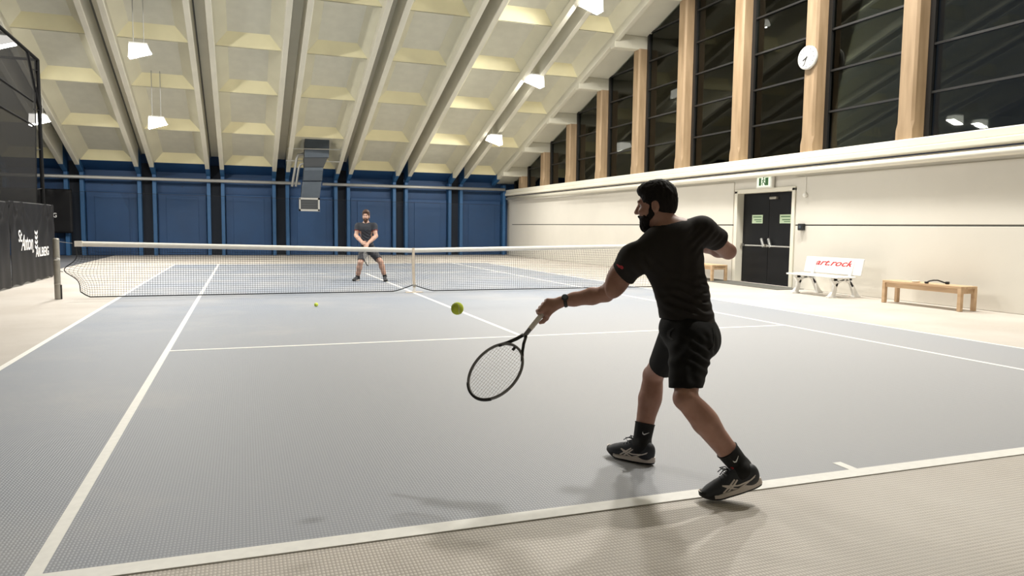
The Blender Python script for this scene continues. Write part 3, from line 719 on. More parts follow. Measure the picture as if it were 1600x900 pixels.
# banner on the end wall
eb = empty('wall_banner', (-12, 31.3, 0)); tag(eb, 'black banner ending in white letters ERG hung before the blue wall', 'banner')
vs = []; fs = []; nx, nz = 60, 20; x0, x1, z0, z1 = -16.0, -9.82, .92, 2.70
for i in range(nx+1):
    for j in range(nz+1):
        x = x0+(x1-x0)*i/nx; z = z0+(z1-z0)*j/nz; dz = z1-z+.05
        vs.append((x, 31.22+.04*math.cos((x+9.82)/dz*2.5)*math.exp(-dz/.6)+.01*math.sin(x*4), z))
for i in range(nx):
    for j in range(nz): fs.append((i*(nz+1)+j, (i+1)*(nz+1)+j, (i+1)*(nz+1)+j+1, i*(nz+1)+j+1))
f = link_mesh('fabric', vs, fs, MT['banner'], eb, smooth=True); f.modifiers.new('thickness', 'SOLIDIFY').thickness = .004
text('ARLBERG', 'lettering', MT['whiteprint'], eb, (-10.36, 31.16, 1.63), ((1, 0, 0), (0, 0, 1), (0, -1, 0)), .25, .001, 0, .8, align='RIGHT', bold=.004)
# backstop net before the end wall
bsn = empty('backstop_net', (0, 31.1, 0)); tag(bsn, 'sheer dark backstop net hanging from a rope before the blue wall', 'net')
MB().tube([(-9.8, 31.1, 2.62), (-4, 31.1, 2.56), (2, 31.1, 2.5), (8.7, 31.1, 2.45)], .008, 5).build('rope', MT['string'], bsn)
MB().extrude([(-8.05, 31.1, 2.60), (-7.35, 31.1, 2.60), (-7.6, 31.1, 1.9), (-7.68, 31.1, .05), (-7.78, 31.1, .05), (-7.76, 31.1, 1.9)], (0, .05, 0)).build('gathered_net', MT['backnet'], bsn)
MB().extrude([(-9.8, 31.14, 2.62), (8.7, 31.14, 2.45), (8.7, 31.14, .02), (-9.8, 31.14, .02)], (0, .004, 0)).build('net_sheet', MT['backnet'], bsn)

# ================================================================ PEOPLE: distance-field bodies, meshed with surface nets
class Field:
    def __init__(s, lo, hi, h):
        s.h = h; s.o = np.asarray(lo, float); s.n = np.ceil((np.asarray(hi, float)-s.o)/h).astype(int)+1
        s.f = np.full(s.n, .12, np.float32)
    def _sub(s, lo, hi, pad):
        a = np.maximum(0, np.floor((np.asarray(lo)-pad-s.o)/s.h).astype(int)); b = np.minimum(s.n, np.ceil((np.asarray(hi)+pad-s.o)/s.h).astype(int)+1)
        if (b <= a).any(): return None
        g = [(s.o[i]+s.h*np.arange(a[i], b[i])).astype(np.float32) for i in range(3)]
        return tuple(slice(x, y) for x, y in zip(a, b)), g[0][:, None, None], g[1][None, :, None], g[2][None, None, :]
    def put(s, sl, d, k, mode):
        f = s.f[sl]
        if mode == 'cut':
            d = -d
            if k > 0:
                h = np.clip(.5-.5*(d-f)/k, 0, 1); s.f[sl] = f*h+d*(1-h)+k*h*(1-h)
            else: s.f[sl] = np.maximum(f, d)
            return
        if k > 0:
            h = np.clip(.5+.5*(f-d)/k, 0, 1); s.f[sl] = f*(1-h)+d*h-k*h*(1-h)
        else: s.f[sl] = np.minimum(f, d)
    def cone(s, a, b, r1, r2, k=.02, mode='add', squash=None):
        """rounded cone from a to b; squash=(dir, factor) flattens it along dir"""
        a = np.asarray(a, float); b = np.asarray(b, float); R = max(r1, r2)
        q = s._sub(np.minimum(a, b)-R, np.maximum(a, b)+R, .05+k)
        if q is None: return s
        sl, X, Y, Z = q; ba = b-a; l2 = float(ba@ba)
        px, py, pz = X-a[0], Y-a[1], Z-a[2]
        t = np.clip((px*ba[0]+py*ba[1]+pz*ba[2])/l2, 0, 1)
        dx, dy, dz = px-t*ba[0], py-t*ba[1], pz-t*ba[2]
        dd = dx*dx+dy*dy+dz*dz
        if squash is not None:
            e, fc = nrm(squash[0]), squash[1]; c = dx*e[0]+dy*e[1]+dz*e[2]
            dd = dd+c*c*(1/fc**2-1)
        s.put(sl, np.sqrt(dd)-(r1+(r2-r1)*t), k, mode); return s
    def chain(s, pts, rs, k=.015, squash=None):
        for i in range(len(pts)-1): s.cone(pts[i], pts[i+1], rs[i], rs[i+1], k, squash=squash)
        return s
    def ell(s, c, ax, r, k=.03, mode='add'):
        c = np.asarray(c, float); R = max(r); q = s._sub(c-R, c+R, .05+k)
        if q is None: return s
        sl, X, Y, Z = q; px, py, pz = X-c[0], Y-c[1], Z-c[2]
        k0 = 0; k1 = 0
        for e, rr in zip(ax, r):
            w = px*e[0]+py*e[1]+pz*e[2]; k0 = k0+(w/rr)**2; k1 = k1+(w/rr**2)**2
        k0 = np.sqrt(k0); k1 = np.sqrt(k1)+1e-9
        s.put(sl, k0*(k0-1)/k1, k, mode); return s
    def plane_cut(s, c, n, lo, hi, k=0):
        """removes what lies beyond the plane (along n), inside the box lo..hi"""
        q = s._sub(lo, hi, 0)
        if q is None: return s
        sl, X, Y, Z = q; n = nrm(n)
        d = (X-c[0])*n[0]+(Y-c[1])*n[1]+(Z-c[2])*n[2]
        f = s.f[sl]
        if k > 0:
            h = np.clip(.5-.5*(d-f)/k, 0, 1); s.f[sl] = f*h+d*(1-h)+k*h*(1-h)
        else: s.f[sl] = np.maximum(f, d)
        return s
    def mesh(s, disp=None):
        f = s.f; sg = f < 0; nx, ny, nz = f.shape
        c = np.zeros((nx-1, ny-1, nz-1), np.int8); cor = [(i, j, k) for i in (0, 1) for j in (0, 1) for k in (0, 1)]
        for i, j, k in cor: c += sg[i:nx-1+i, j:ny-1+j, k:nz-1+k]
        idx = np.argwhere((c > 0) & (c < 8)); del c
        ids = np.full((nx-1, ny-1, nz-1), -1, np.int32); ids[tuple(idx.T)] = np.arange(len(idx))
        val = {q: f[idx[:, 0]+q[0], idx[:, 1]+q[1], idx[:, 2]+q[2]] for q in cor}
        acc = np.zeros((len(idx), 3)); cnt = np.zeros(len(idx))
        for q in cor:
            for ax in range(3):
                if q[ax] == 0:
                    p = list(q); p[ax] = 1; p = tuple(p); a, b = val[q], val[p]; m = (a < 0) != (b < 0)
                    t = np.where(m, a/np.where(m, a-b, 1), 0); e = np.tile(np.array(q, float), (len(idx), 1)); e[:, ax] = t
                    acc += e*m[:, None]; cnt += m
        V = s.o+s.h*(idx+acc/cnt[:, None])
        F = []
        for ax in range(3):
            o1, o2 = (ax+1) % 3, (ax+2) % 3
            a = [slice(None)]*3; b = [slice(None)]*3; a[ax] = slice(0, -1); b[ax] = slice(1, None)
            ch = np.argwhere(sg[tuple(a)] != sg[tuple(b)])
            ch = ch[(ch[:, o1] > 0) & (ch[:, o2] > 0) & (ch[:, o1] < f.shape[o1]-1) & (ch[:, o2] < f.shape[o2]-1)]
            ins = sg[tuple(ch.T)]
            def cell(d1, d2):
                g = ch.copy(); g[:, o1] -= d1; g[:, o2] -= d2; return ids[tuple(g.T)]
            Q = np.stack([cell(1, 1), cell(0, 1), cell(0, 0), cell(1, 0)], 1)
            Q[~ins] = Q[~ins][:, ::-1]; F.append(Q)
        F = np.concatenate(F); F = F[(F >= 0).all(1)]
        return V, F
    def build(s, name, m, parent=None, origin=None, disp=None, relax=1):
        V, F = s.mesh()
        for _ in range(relax):                      # one light smoothing pass
            acc = np.zeros_like(V); cnt = np.zeros(len(V))
            for i in range(4):
                np.add.at(acc, F[:, i], V[F[:, (i+1) % 4]]+V[F[:, (i+3) % 4]]); np.add.at(cnt, F[:, i], 2)
            V = V*.5+.5*acc/np.maximum(cnt, 1)[:, None]
        if disp is not None:
            nn = np.zeros_like(V); fn = np.cross(V[F[:, 2]]-V[F[:, 0]], V[F[:, 3]]-V[F[:, 1]])
            for i in range(4): np.add.at(nn, F[:, i], fn)
            nn /= np.linalg.norm(nn, axis=1)[:, None]+1e-12
            V = V+nn*disp(V)[:, None]
        return link_mesh(name, V, F, m, parent, origin, smooth=True)
def folds(spec):
    """cloth creases: list of (point, direction across the folds, wavelength, depth, radius)"""
    def d(V):
        out = np.zeros(len(V))
        for c, n, wl, dp, R in spec:
            q = V-np.asarray(c); t = q@nrm(n); r2 = (q*q).sum(1)
            side = np.cross(nrm(n), CD); u = q@nrm(side)
            out += dp*np.sin(2*PI*(t+.018*np.sin(u*17+c[0]*9))/wl)*np.exp(-r2/R**2)
        return out
    return d
def bvh_of(o):
    off = Vector(wloc(o)); return BVHTree.FromPolygons([v.co+off for v in o.data.vertices], [tuple(p.vertices) for p in o.data.polygons])
def decal(name, m, parent, bvh, org, ex, ey, pts, ws, dirv, lift=.0015, n=14):
    """a thin ribbon laid on a surface: pts in the (ex,ey) plane through org, thrown along dirv"""
    pts = np.array(pts, float); ws = list(ws)
    t = np.linspace(0, len(pts)-1, n); P2 = np.stack([np.interp(t, range(len(pts)), pts[:, i]) for i in range(2)], 1); W2 = np.interp(t, range(len(pts)), ws)
    vs = []; fs = []; dv = Vector(nrm(dirv))
    for i in range(n):
        tg = P2[min(i+1, n-1)]-P2[max(i-1, 0)]; tg = tg/(np.linalg.norm(tg)+1e-9); nn = np.array((-tg[1], tg[0]))
        for sgn_ in (-1, 1):
            q = P2[i]+nn*W2[i]*sgn_
            start = Vector(org+ex*q[0]+ey*q[1])-dv*.4
            hit = bvh.ray_cast(start, dv)
            p = hit[0] if hit[0] is not None else Vector(org+ex*q[0]+ey*q[1])
            no = hit[1] if hit[0] is not None else -dv
            if no.dot(dv) > 0: no = -no
            vs.append(np.array(p+no*lift))
    for i in range(n-1): fs.append((2*i, 2*i+1, 2*i+3, 2*i+2))
    o = link_mesh(name, vs, fs, m, parent)
    sd = o.modifiers.new('thickness', 'SOLIDIFY'); sd.thickness = .002; sd.offset = 0
    return o
def frame(fwd, up):
    f = nrm(fwd); l = nrm(np.cross(up, f)); u = np.cross(f, l); return f, l, u
class Head:
    """head in local axes: x forward, y to the left ear, z up; origin between the ears"""
    def __init__(s, c, fwd, up, k=1.0): s.c = np.asarray(c, float); s.f, s.l, s.u = frame(fwd, up); s.k = k; s.ax = (s.f, s.l, s.u)
    def P(s, x, y, z): return s.c+s.k*(x*s.f+y*s.l+z*s.u)
    def e(s, F, c, r, k=.015, mode='add'): F.ell(s.P(*c), s.ax, [q*s.k for q in r], k*s.k, mode)
    def cn(s, F, a, b, r1, r2, k=.01, mode='add'): F.cone(s.P(*a), s.P(*b), r1*s.k, r2*s.k, k*s.k, mode)
    def skin(s, F):
        s.e(F, (-.012, 0, .045), (.094, .074, .088)); s.e(F, (.03, 0, -.02), (.066, .060, .080), .03)
        s.e(F, (.045, 0, -.07), (.048, .046, .042), .025); s.cn(F, (.066, -.01, -.096), (.066, .01, -.096), .020, .020, .015)
        s.cn(F, (.080, -.03, .034), (.080, .03, .034), .014, .014, .012)                    # brow
        for y in (-1, 1):
            s.e(F, (.090, y*.031, .012), (.012, .016, .011), .01, 'cut'); s.e(F, (.068, y*.036, -.022), (.026, .022, .02), .015)
            s.e(F, (-.012, y*.076, -.008), (.024, .009, .034), .006); s.cn(F, (-.010, y*.074, -.03), (-.004, y*.072, -.036), .010, .008, .006)
            s.e(F, (-.006, y*.084, -.006), (.011, .006, .016), .004, 'cut')
        s.cn(F, (.090, 0, .022), (.112, 0, -.018), .009, .013, .008)
        s.e(F, (.103, .011, -.022), (.012, .009, .009), .006); s.e(F, (.103, -.011, -.022), (.012, .009, .009), .006)
        s.cn(F, (.088, -.018, -.055), (.088, .018, -.055), .008, .008, .006); s.cn(F, (.085, -.016, -.066), (.085, .016, -.066), .009, .009, .006)
        s.cn(F, (.092, -.02, -.0605), (.092, .02, -.0605), .003, .003, .002, 'cut')
    def eyes(s, parent):
        for y in (-1, 1):
            bm = bmesh.new(); bmesh.ops.create_uvsphere(bm, u_segments=12, v_segments=8, radius=.0125*s.k)
            V = [np.array(v.co)+s.P(.071, y*.031, .010) for v in bm.verts]; Fc = [tuple(v.index for v in f.verts) for f in bm.faces]; bm.free()
            e = link_mesh('eye', V, Fc, MT['eye'], parent, smooth=True)
            MB().lathe([(.0065*s.k, -.002), (.0062*s.k, .0008), (.003*s.k, .0015)], s.P(.0828, y*.031, .010), s.f, 10).build('iris', MT['iris'], e)
    def brows(s, parent, m):
        for y in (-1, 1):
            MB().tube([s.P(.093, y*.014, .034), s.P(.090, y*.03, .040), s.P(.080, y*.047, .034)], [.004*s.k, .0045*s.k, .002*s.k], 6).build('eyebrow', m, parent, smooth=True)

class Person: pass
def hand_grip(F, wrist, c, axis, palm_dir, side, r=.0185, k=1.0, span=.075, start=0.0, curl=4.2, flip=1):
    """a fist round a handle: c on the handle under the palm's middle, axis along the handle towards the index finger,
    palm_dir from the handle to the back of the hand"""
    A = nrm(axis); N = nrm(palm_dir-A*(np.asarray(palm_dir)@A)); B = np.cross(A, N)*flip
    wrist = np.asarray(wrist, float); rr = (r+.009)*k
    ring = lambda off, ang, rad: c+A*off+rad*(math.cos(ang)*N+math.sin(ang)*B)
    kn = []
    for i in range(4):
        off = (.5-i/3)*span*k
        kn.append(ring(off, .55, rr+.016*k))
        lens = (1.0, 1.06, 1.0, .86)[i]; fr = (.0098, .0102, .0098, .0086)[i]*k
        angs = [.45, 1.25, 2.1, 2.95, 3.65*lens]
        rads = [rr+.012*k, rr+.007*k, rr+.001*k, rr, rr-.001*k]
        F.chain([ring(off+(.004*k*(1.5-i))*0, a, q) for a, q in zip(angs, rads)], [fr*1.12, fr*1.08, fr, fr*.95, fr*.85], .006*k)
    # palm and back of the hand
    pc = ring(0, -.25, rr+.010*k)
    for i in range(4): F.cone(wrist, kn[i], .021*k, .0145*k, .012*k)
    F.cone(wrist, ring(-.3*span*k, -.5, rr+.012*k), .024*k, .020*k, .015*k)
    F.cone(wrist, ring(.3*span*k, -.6, rr+.010*k), .022*k, .018*k, .015*k)
    # thumb: leaves the side of the palm and closes the other way round, lying along the handle
    F.chain([ring(.20*span*k, -.75, rr+.010*k), ring(.52*span*k, -1.25, rr+.007*k), ring(.80*span*k, -1.75, rr+.003*k), ring(.98*span*k, -2.3, rr+.001*k)], [.0165*k, .0135*k, .0115*k, .0095*k], .008*k)
def hand_relaxed(F, wrist, fwd, palm_n, thumb_side, k=1.0):
    f = nrm(fwd); n = nrm(palm_n-f*(np.asarray(palm_n)@f)); s_ = np.cross(f, n)*thumb_side; w = np.asarray(wrist, float)
    for i in range(4):
        off = (.5-i/3)*.062*k; L = (.076, .084, .078, .060)[i]*k; r = (.0092, .0095, .009, .008)[i]*k
        kn = w+f*.088*k+s_*off
        F.cone(w+s_*off*.5, kn, .018*k, .0135*k, .012*k)
        p = [kn]; d = f
        for q, a in enumerate((.35, .55, .5)):
            d = nrm(d*math.cos(a)+n*math.sin(a)) if q == 0 else nrm(d+n*.5); p.append(p[-1]+d*L*(.45, .32, .23)[q])
        F.chain(p, [r*1.1, r*1.05, r, r*.85], .006*k)
    F.chain([w+f*.02*k+s_*.022*k, w+f*.055*k+s_*.046*k+n*.012*k, w+f*.082*k+s_*.052*k+n*.026*k, w+f*.104*k+s_*.048*k+n*.036*k], [.016*k, .0135*k, .0115*k, .0095*k], .008*k)
def shoe(parent, ankle_floor, fwd, up, k, side, logo=True, name='shoe', full=True, toe_lift=.0):
    """ankle_floor: point of the sole under the ankle; side: +1 logo faces local left"""
    f, l, u = frame(fwd, up); o = np.asarray(ankle_floor, float)
    Pt = lambda x, y, z: o+k*(x*f+y*l+z*u)
    R = .36*k; F = Field(o-R, o+R, .0045 if full else .008)
    ax = (f, l, u)
    E = lambda c, r, kk=.03: F.ell(Pt(*c), ax, [q*k for q in r], kk*k)
    E((-.035, 0, .062), (.050, .036, .055)); E((.02, 0, .06), (.07, .038, .050)); E((.09, 0, .047), (.08, .043, .040)); E((.155, .004, .037), (.055, .041, .032))
    F.cone(Pt(-.045, 0, .085), Pt(.03, 0, .098), .032*k, .030*k, .02*k)
    F.cone(Pt(.04, 0, .088), Pt(.115, .002, .062), .024*k, .022*k, .02*k)
    F.plane_cut(Pt(0, 0, .022), -u, o-R, o+R)
    F.cone(Pt(-.022, 0, .20), Pt(-.012, 0, .105), .030*k, .030*k, .008*k, 'cut')
    ub = F.build(name, MT['shoe'], parent)
    # sole: outline swept in three layers
    def outline(g, n=40):
        pts = []
        for i in range(n):
            a = 2*PI*i/n; x = math.cos(a); y = math.sin(a)
            X = .064+.150*x; t = (X+.086)/.3
            hw = .034+.012*math.sin(min(1, max(0, t))*PI*.9-.35)+.004*(t > .6)
            Y = math.copysign(abs(y)**.75, y)*hw*(1+.05*x)
            pts.append((X+g*x, Y+g*math.copysign(abs(y)**.75, y)))
        return pts
    def zoff(x): return .030*max(0, (x-.13)/.09)**1.6+.006*max(0, (-x-.03)/.06)**2
    def layer(z0, z1, g0, g1, nm, m, wavy=0):
        a = outline(g0); b = outline(g1); n = len(a)
        top = lambda x: z1+wavy*(.010*math.exp(-((x+.045)/.045)**2)-.010*math.exp(-((x-.12)/.06)**2))
        vs = [Pt(x, y, z0+zoff(x)) for x, y in a]+[Pt(x, y, top(x)+zoff(x)) for x, y in b]
        fs = [tuple(range(n-1, -1, -1)), tuple(range(n, 2*n))]+[(i, (i+1) % n, (i+1) % n+n, i+n) for i in range(n)]
        return MB().add(vs, fs).build(nm, m, ub, smooth=False)
    layer(0, .010, -.002, .001, 'outsole', MT['shoe_toe']); layer(.009, .032, .003, .0015, 'midsole', MT['midsole'], 1)
    n0 = [p for p in outline(.005, 60) if p[0] > .150]; n0.sort(key=lambda p: p[1])
    vs = [Pt(x, y, .006+zoff(x)) for x, y in n0]+[Pt(x-.003, y*.97, .036+zoff(x)*.7) for x, y in n0]+[Pt(x-.022, y*.75, .038+zoff(x)*.6) for x, y in n0]; nn_ = len(n0)
    MB().add(vs, [(i, i+1, nn_+i+1, nn_+i) for i in range(nn_-1)]+[(nn_+i, nn_+i+1, 2*nn_+i+1, 2*nn_+i) for i in range(nn_-1)]).build('toe_guard', MT['shoe_toe'], ub, smooth=True)
    if full:
        bv = bvh_of(ub); sd = l*side
        dc = lambda pts, ws, n=14: decal('side_stripe', MT['midsole'], ub, bv, o, f*k, u*k, pts, ws, -sd, n=n)
        dc([(.110, .030), (.075, .052), (.04, .078)], [.0032, .004, .0035]); dc([(.088, .028), (.058, .050), (.028, .074)], [.0032, .004, .0035])
        dc([(.105, .064), (.06, .040), (.035, .030)], [.003, .0042, .003]); dc([(.105, .064), (.09, .060), (.03, .046), (-.03, .056), (-.055, .066)], [.002, .0032, .0036, .003, .0015], 20)
        dc([(.035, .030), (.0, .042), (-.06, .072)], [.003, .003, .0015])
        top = MB()
        for i in range(5):
            x = .045+i*.018; z = .116-i*.0085
            pts = [Pt(x, y, z-.35*y*y/.03+.003) for y in np.linspace(-.024, .024, 7)]
            MB().tube(pts, .003*k, 6).build('lace', MT['lace'], ub)
        for sg in (-1, 1):
            MB().tube([Pt(.05, 0, .118), Pt(.06, sg*.018, .130), Pt(.085, sg*.028, .128), Pt(.07, sg*.03, .112), Pt(.05, 0, .118)], .0028*k, 6).build('lace_bow', MT['lace'], ub)
            MB().tube([Pt(.05, 0, .118), Pt(.075, sg*.012, .128), Pt(.10, sg*.022, .112)], .0026*k, 6).build('lace_end', MT['lace'], ub)
        MB().tube([Pt(.03, -.018, .122), Pt(.036, 0, .132), Pt(.03, .018, .122)], .006*k, 6).build('tongue_edge', MT['red'], ub)
    return ub
def racket(name, label, butt, axis, face_n, twist_len=.685, group=None):
    o = empty(name, butt); tag(o, label, 'racket')
    A = nrm(axis); N = nrm(face_n-A*(np.asarray(face_n)@A)); T = np.cross(N, A); B = np.asarray(butt, float)
    Pt = lambda a, t, n=0: B+A*a+T*t+N*n
    MB().lathe([(.018, 0), (.0175, .012), (.0155, .02), (.0150, .185), (.0145, .20)], B, A, 8).build('grip', MT['grip'], o)
    g = MB()
    for k in range(9):
        a0 = .024+k*.019; pts = [Pt(a0+.019*q/8, .0153*math.cos(2*PI*q/8), .0153*math.sin(2*PI*q/8)) for q in range(9)]
        g.tube(pts, .0009, 4)
    tag(g.build('grip_wrap', MT['grip'], o), kind='stuff')
    hc = .505; ra, rb = .178, .134
    MB().lathe([(.0135, .20), (.0130, .255)], B, A, 8).build('shaft', MT['rk_frame'], o)
    for sg in (-1, 1):
        MB().tube([Pt(.245, sg*.008), Pt(.29, sg*.028), Pt(.335, sg*.056), Pt(.375, sg*.088)], [.011, .0105, .010, .0105], 8, flat=.8).build('throat_arm', MT['rk_dark'], o, smooth=True)
    MB().tube([Pt(hc+ra*math.cos(a), rb*math.sin(a)) for a in np.linspace(0, 2*PI, 65)[:-1]], .0105, 8, closed=True, nref=N, flat=.75).build('hoop', MT['rk_frame'], o, smooth=True)
    MB().tube([Pt(hc+(ra+.002)*math.cos(a), (rb+.002)*math.sin(a)) for a in np.linspace(-.7, .7, 20)], .0112, 8, nref=N, flat=.75).build('bumper_guard', MT['rk_dark'], o, smooth=True)
    ss = []
    for i in range(16):
        t = (i-7.5)*.0152; h = ra*math.sqrt(max(0, 1-(t/rb)**2)); ss.append((Pt(hc-h, t, .001), Pt(hc+h, t, .001)))
    for i in range(19):
        a = (i-9)*.0178; h = rb*math.sqrt(max(0, 1-(a/ra)**2)); ss.append((Pt(hc+a, -h, -.001), Pt(hc+a, h, -.001)))
    V, F = strands(ss, .0009); tag(link_mesh('string_bed', V, F, MT['rk_string'], o), kind='stuff')
    MB().obox(Pt(.345, 0), (A, T, N), (.010, .008, .004)).build('vibration_damper', MT['rk_dark'], o, bevel=.002)
    return o

# ---------------------------------------------------------------- near player (left-handed forehand, back to the camera)
J = dict(pel=C(1074, 516, 4.02), belly=C(1066, 458, 4.02), chest=C(1050, 402, 4.03), neck=C(1046, 356, 4.03), head=C(1024, 323, 4.06),
         Ls=C(990, 405, 3.97), Le=C(947, 459, 4.10), Lw=C(878, 471, 4.12), Rs=C(1096, 361, 4.06), Re=C(1138, 393, 4.22), Rw=C(1092, 382, 4.44),
         Lh=C(1080, 530, 3.94), Lk=C(1071, 622, 3.73), La=C(1163, 737, 3.80), Rh=C(1060, 528, 4.12), Rk=C(1021, 586, 4.42), Ra=C(1001, 701, 4.38))
lat = nrm(J['Rs']-J['Ls']); upv = nrm(J['neck']-J['pel']); fwd = nrm(np.cross(lat, upv)); fwd = fwd if fwd@CD > 0 else -fwd
upv = nrm(np.cross(fwd, lat)) if np.cross(fwd, lat)@CU > 0 else -nrm(np.cross(fwd, lat))
TX = (lat, fwd, upv)
pf = nrm(-CR*.75+CD*.66); pu = np.array((0, 0, 1.)); pl = nrm(np.cross(pu, pf)); PX = (pl, pf, pu)    # pelvis faces left and away
allp = np.array(list(J.values())); lo = allp.min(0)-.16; hi = allp.max(0)+.18
lo[2] = -.02
Hd = Head(J['head'], -CR*.93+CD*.34-CU*.10, CU+CR*.06, .965)
B1 = Field(lo, hi, .0045)
B1.ell(J['chest'], TX, (.165, .105, .19), .05); B1.ell(J['belly'], TX, (.135, .095, .15), .06); B1.ell(J['pel'], PX, (.16, .125, .12), .06)
B1.cone(J['neck']+.02*upv, Hd.P(-.02, 0, -.03), .060, .056, .03); B1.cone(J['neck']-.03*upv, J['Ls']*.35+J['neck']*.65, .06, .055, .04); B1.cone(J['neck']-.03*upv, J['Rs']*.35+J['neck']*.65, .06, .055, .04)
B1.cone(J['neck']-.02*upv, J['Ls'], .05, .058, .04); B1.cone(J['neck']-.02*upv, J['Rs'], .05, .058, .04)
def limb(F, a, b, c, ra, rm, rb, bulge, rc, k=.02):
    F.cone(a, b, ra, rb, k); m = b+(c-b)*.32; F.cone(b, m, rb, bulge, k); F.cone(m, b+(c-b)*.72, bulge, (bulge+rc)/2, k); F.cone(b+(c-b)*.72, c, (bulge+rc)/2*.96, rc, k)
limb(B1, J['Ls'], J['Le'], J['Lw'], .058, 0, .043, .046, .030); limb(B1, J['Rs'], J['Re'], J['Rw'], .056, 0, .042, .046, .030)
B1.ell((J['Ls']+J['Le'])/2, (nrm(J['Le']-J['Ls']), fwd, np.cross(nrm(J['Le']-J['Ls']), fwd)), (.10, .052, .052), .03)
limb(B1, J['Lh'], J['Lk'], J['La'], .082, 0, .058, .064, .040, .014); limb(B1, J['Rh'], J['Rk'], J['Ra'], .082, 0, .058, .064, .040, .014)
for kn, an, s_ in ((J['Lk'], J['La'], 1), (J['Rk'], J['Ra'], 1)):
    cv = kn+(an-kn)*.28; sdir = nrm(an-kn); back = CR-CD*.3; back = nrm(back-sdir*(back@sdir)); B1.ell(cv+back*.018, (nrm(an-kn), back, np.cross(nrm(an-kn), back)), (.11, .050, .052), .03)
    B1.ell(kn-back*.022, (nrm(an-kn), back, np.cross(nrm(an-kn), back)), (.045, .036, .040), .02)
Hd.skin(B1)
# the racket hand
haxis = nrm(C(812, 533, 4.08)-C(850, 486, 4.14)); hc_ = C(853, 484, 4.135)
hand_grip(B1, J['Lw']+nrm(hc_-J['Lw'])*.012, hc_, haxis, nrm(C(866, 466, 4.02)-hc_), 1, .0165, 1.02, flip=1)
hand_relaxed(B1, J['Rw'], nrm(-CR-CU*.2+CD*.2), nrm(-CD*.3-CU), 1)
p1 = B1.build('person', MT['skin'], None, origin=(J['La']+J['Ra'])/2*np.array((1, 1, 0)))
tag(p1, 'bearded man in black shirt and shorts swinging a racket, back to camera', 'person')
print('body', len(p1.data.vertices)); del B1
Hd.eyes(p1)
def head_hair(H, m, h, parent, beard=True, top=0.0):
    F = Field(H.c-.2, H.c+.2, h)
    H.e(F, (-.022, 0, .056), (.108, .086, .100+top)); H.e(F, (-.055, 0, .0), (.068, .076, .075), .03); H.e(F, (.045, 0, .105+top*.6), (.050, .062, .034), .03)
    lo_, hi_ = H.c-.2, H.c+.2
    # hairline: face, ears and neck stay free
    H.e(F, (.112, 0, -.002), (.078, .075, .082), .008, 'cut'); H.e(F, (.052, 0, -.075), (.085, .12, .078), .008, 'cut')
    for y in (-1, 1): H.e(F, (-.008, y*.09, -.012), (.030, .022, .040), .008, 'cut')
    F.plane_cut(H.P(-.05, 0, -.072), -H.u*.96-H.f*.28, lo_, hi_, .01)
    def tuft(V):
        q = V-H.c; a = np.stack([q@H.f, q@H.l, q@H.u], 1)/H.k
        return np.array([.0035*noise.noise(Vector((x*38, y*60, z*26)))+.0022*noise.noise(Vector((x*90, y*120, z*60))) for x, y, z in a])
    F.build('hair', m, parent, disp=tuft)
    F = Field(H.c-.2, H.c+.2, h)
    H.e(F, (.040, 0, -.066), (.058, .061, .052), .02); H.e(F, (.058, 0, -.106), (.040, .038, .040), .02)
    for y in (-1, 1):
        H.cn(F, (.008, y*.059, .02), (.02, y*.056, -.05), .011, .018, .02)
    H.cn(F, (.094, -.024, -.048), (.094, .024, -.048), .0075, .0075, .01)
    H.e(F, (.078, 0, -.010), (.060, .046, .036), .010, 'cut')
    H.e(F, (.106, 0, -.0615), (.020, .017, .0075), .004, 'cut')
    H.e(F, (-.01, 0, -.10), (.05, .09, .05), .015, 'cut')
    F.build('beard', m, parent, disp=lambda V: 1.6*tuft(V))
head_hair(Hd, MT['hair'], .0035, p1); Hd.brows(p1, MT['hair'])
# shirt
SF = Field(J['pel']-np.array((.5, .5, .25)), J['neck']+np.array((.5, .5, .25)), .0045)
SF.ell(J['chest'], TX, (.178, .120, .20), .05); SF.ell(J['belly'], TX, (.152, .112, .17), .06)
SF.ell(C(1074, 500, 4.02), PX, (.150, .145, .13), .06)
SF.cone(J['neck']-.035*upv, J['Ls'], .066, .076, .05); SF.cone(J['neck']-.035*upv, J['Rs'], .066, .076, .05)
LsE = C(974, 428, 4.03); RsE = C(1122, 375, 4.14)
SF.cone(J['Ls'], LsE, .080, .075, .04); SF.cone(J['Rs'], RsE, .076, .066, .04)
dL = nrm(J['Le']-J['Ls']); dR = nrm(J['Re']-J['Rs'])
bx3 = lambda c, r: (c-r, c+r)
SF.plane_cut(LsE, nrm(dL+CR*-.25), *bx3(LsE+dL*.09, .13)); SF.plane_cut(RsE, dR, *bx3(RsE+dR*.09, .12))
SF.cone(LsE-dL*.02, LsE+dL*.1, .058, .066, .004, 'cut'); SF.cone(RsE-dR*.02, RsE+dR*.1, .050, .058, .004, 'cut')
hemc = C(1075, 503, 4.02); hemn = nrm(-CU+CR*-.13)
SF.plane_cut(hemc, hemn, hemc-.5, hemc+np.array((.5, .5, .12)))
nk = J['neck']+upv*.012-CR*.01
SF.cone(nk, nk+upv*.12-CR*.03, .066, .075, .006, 'cut')
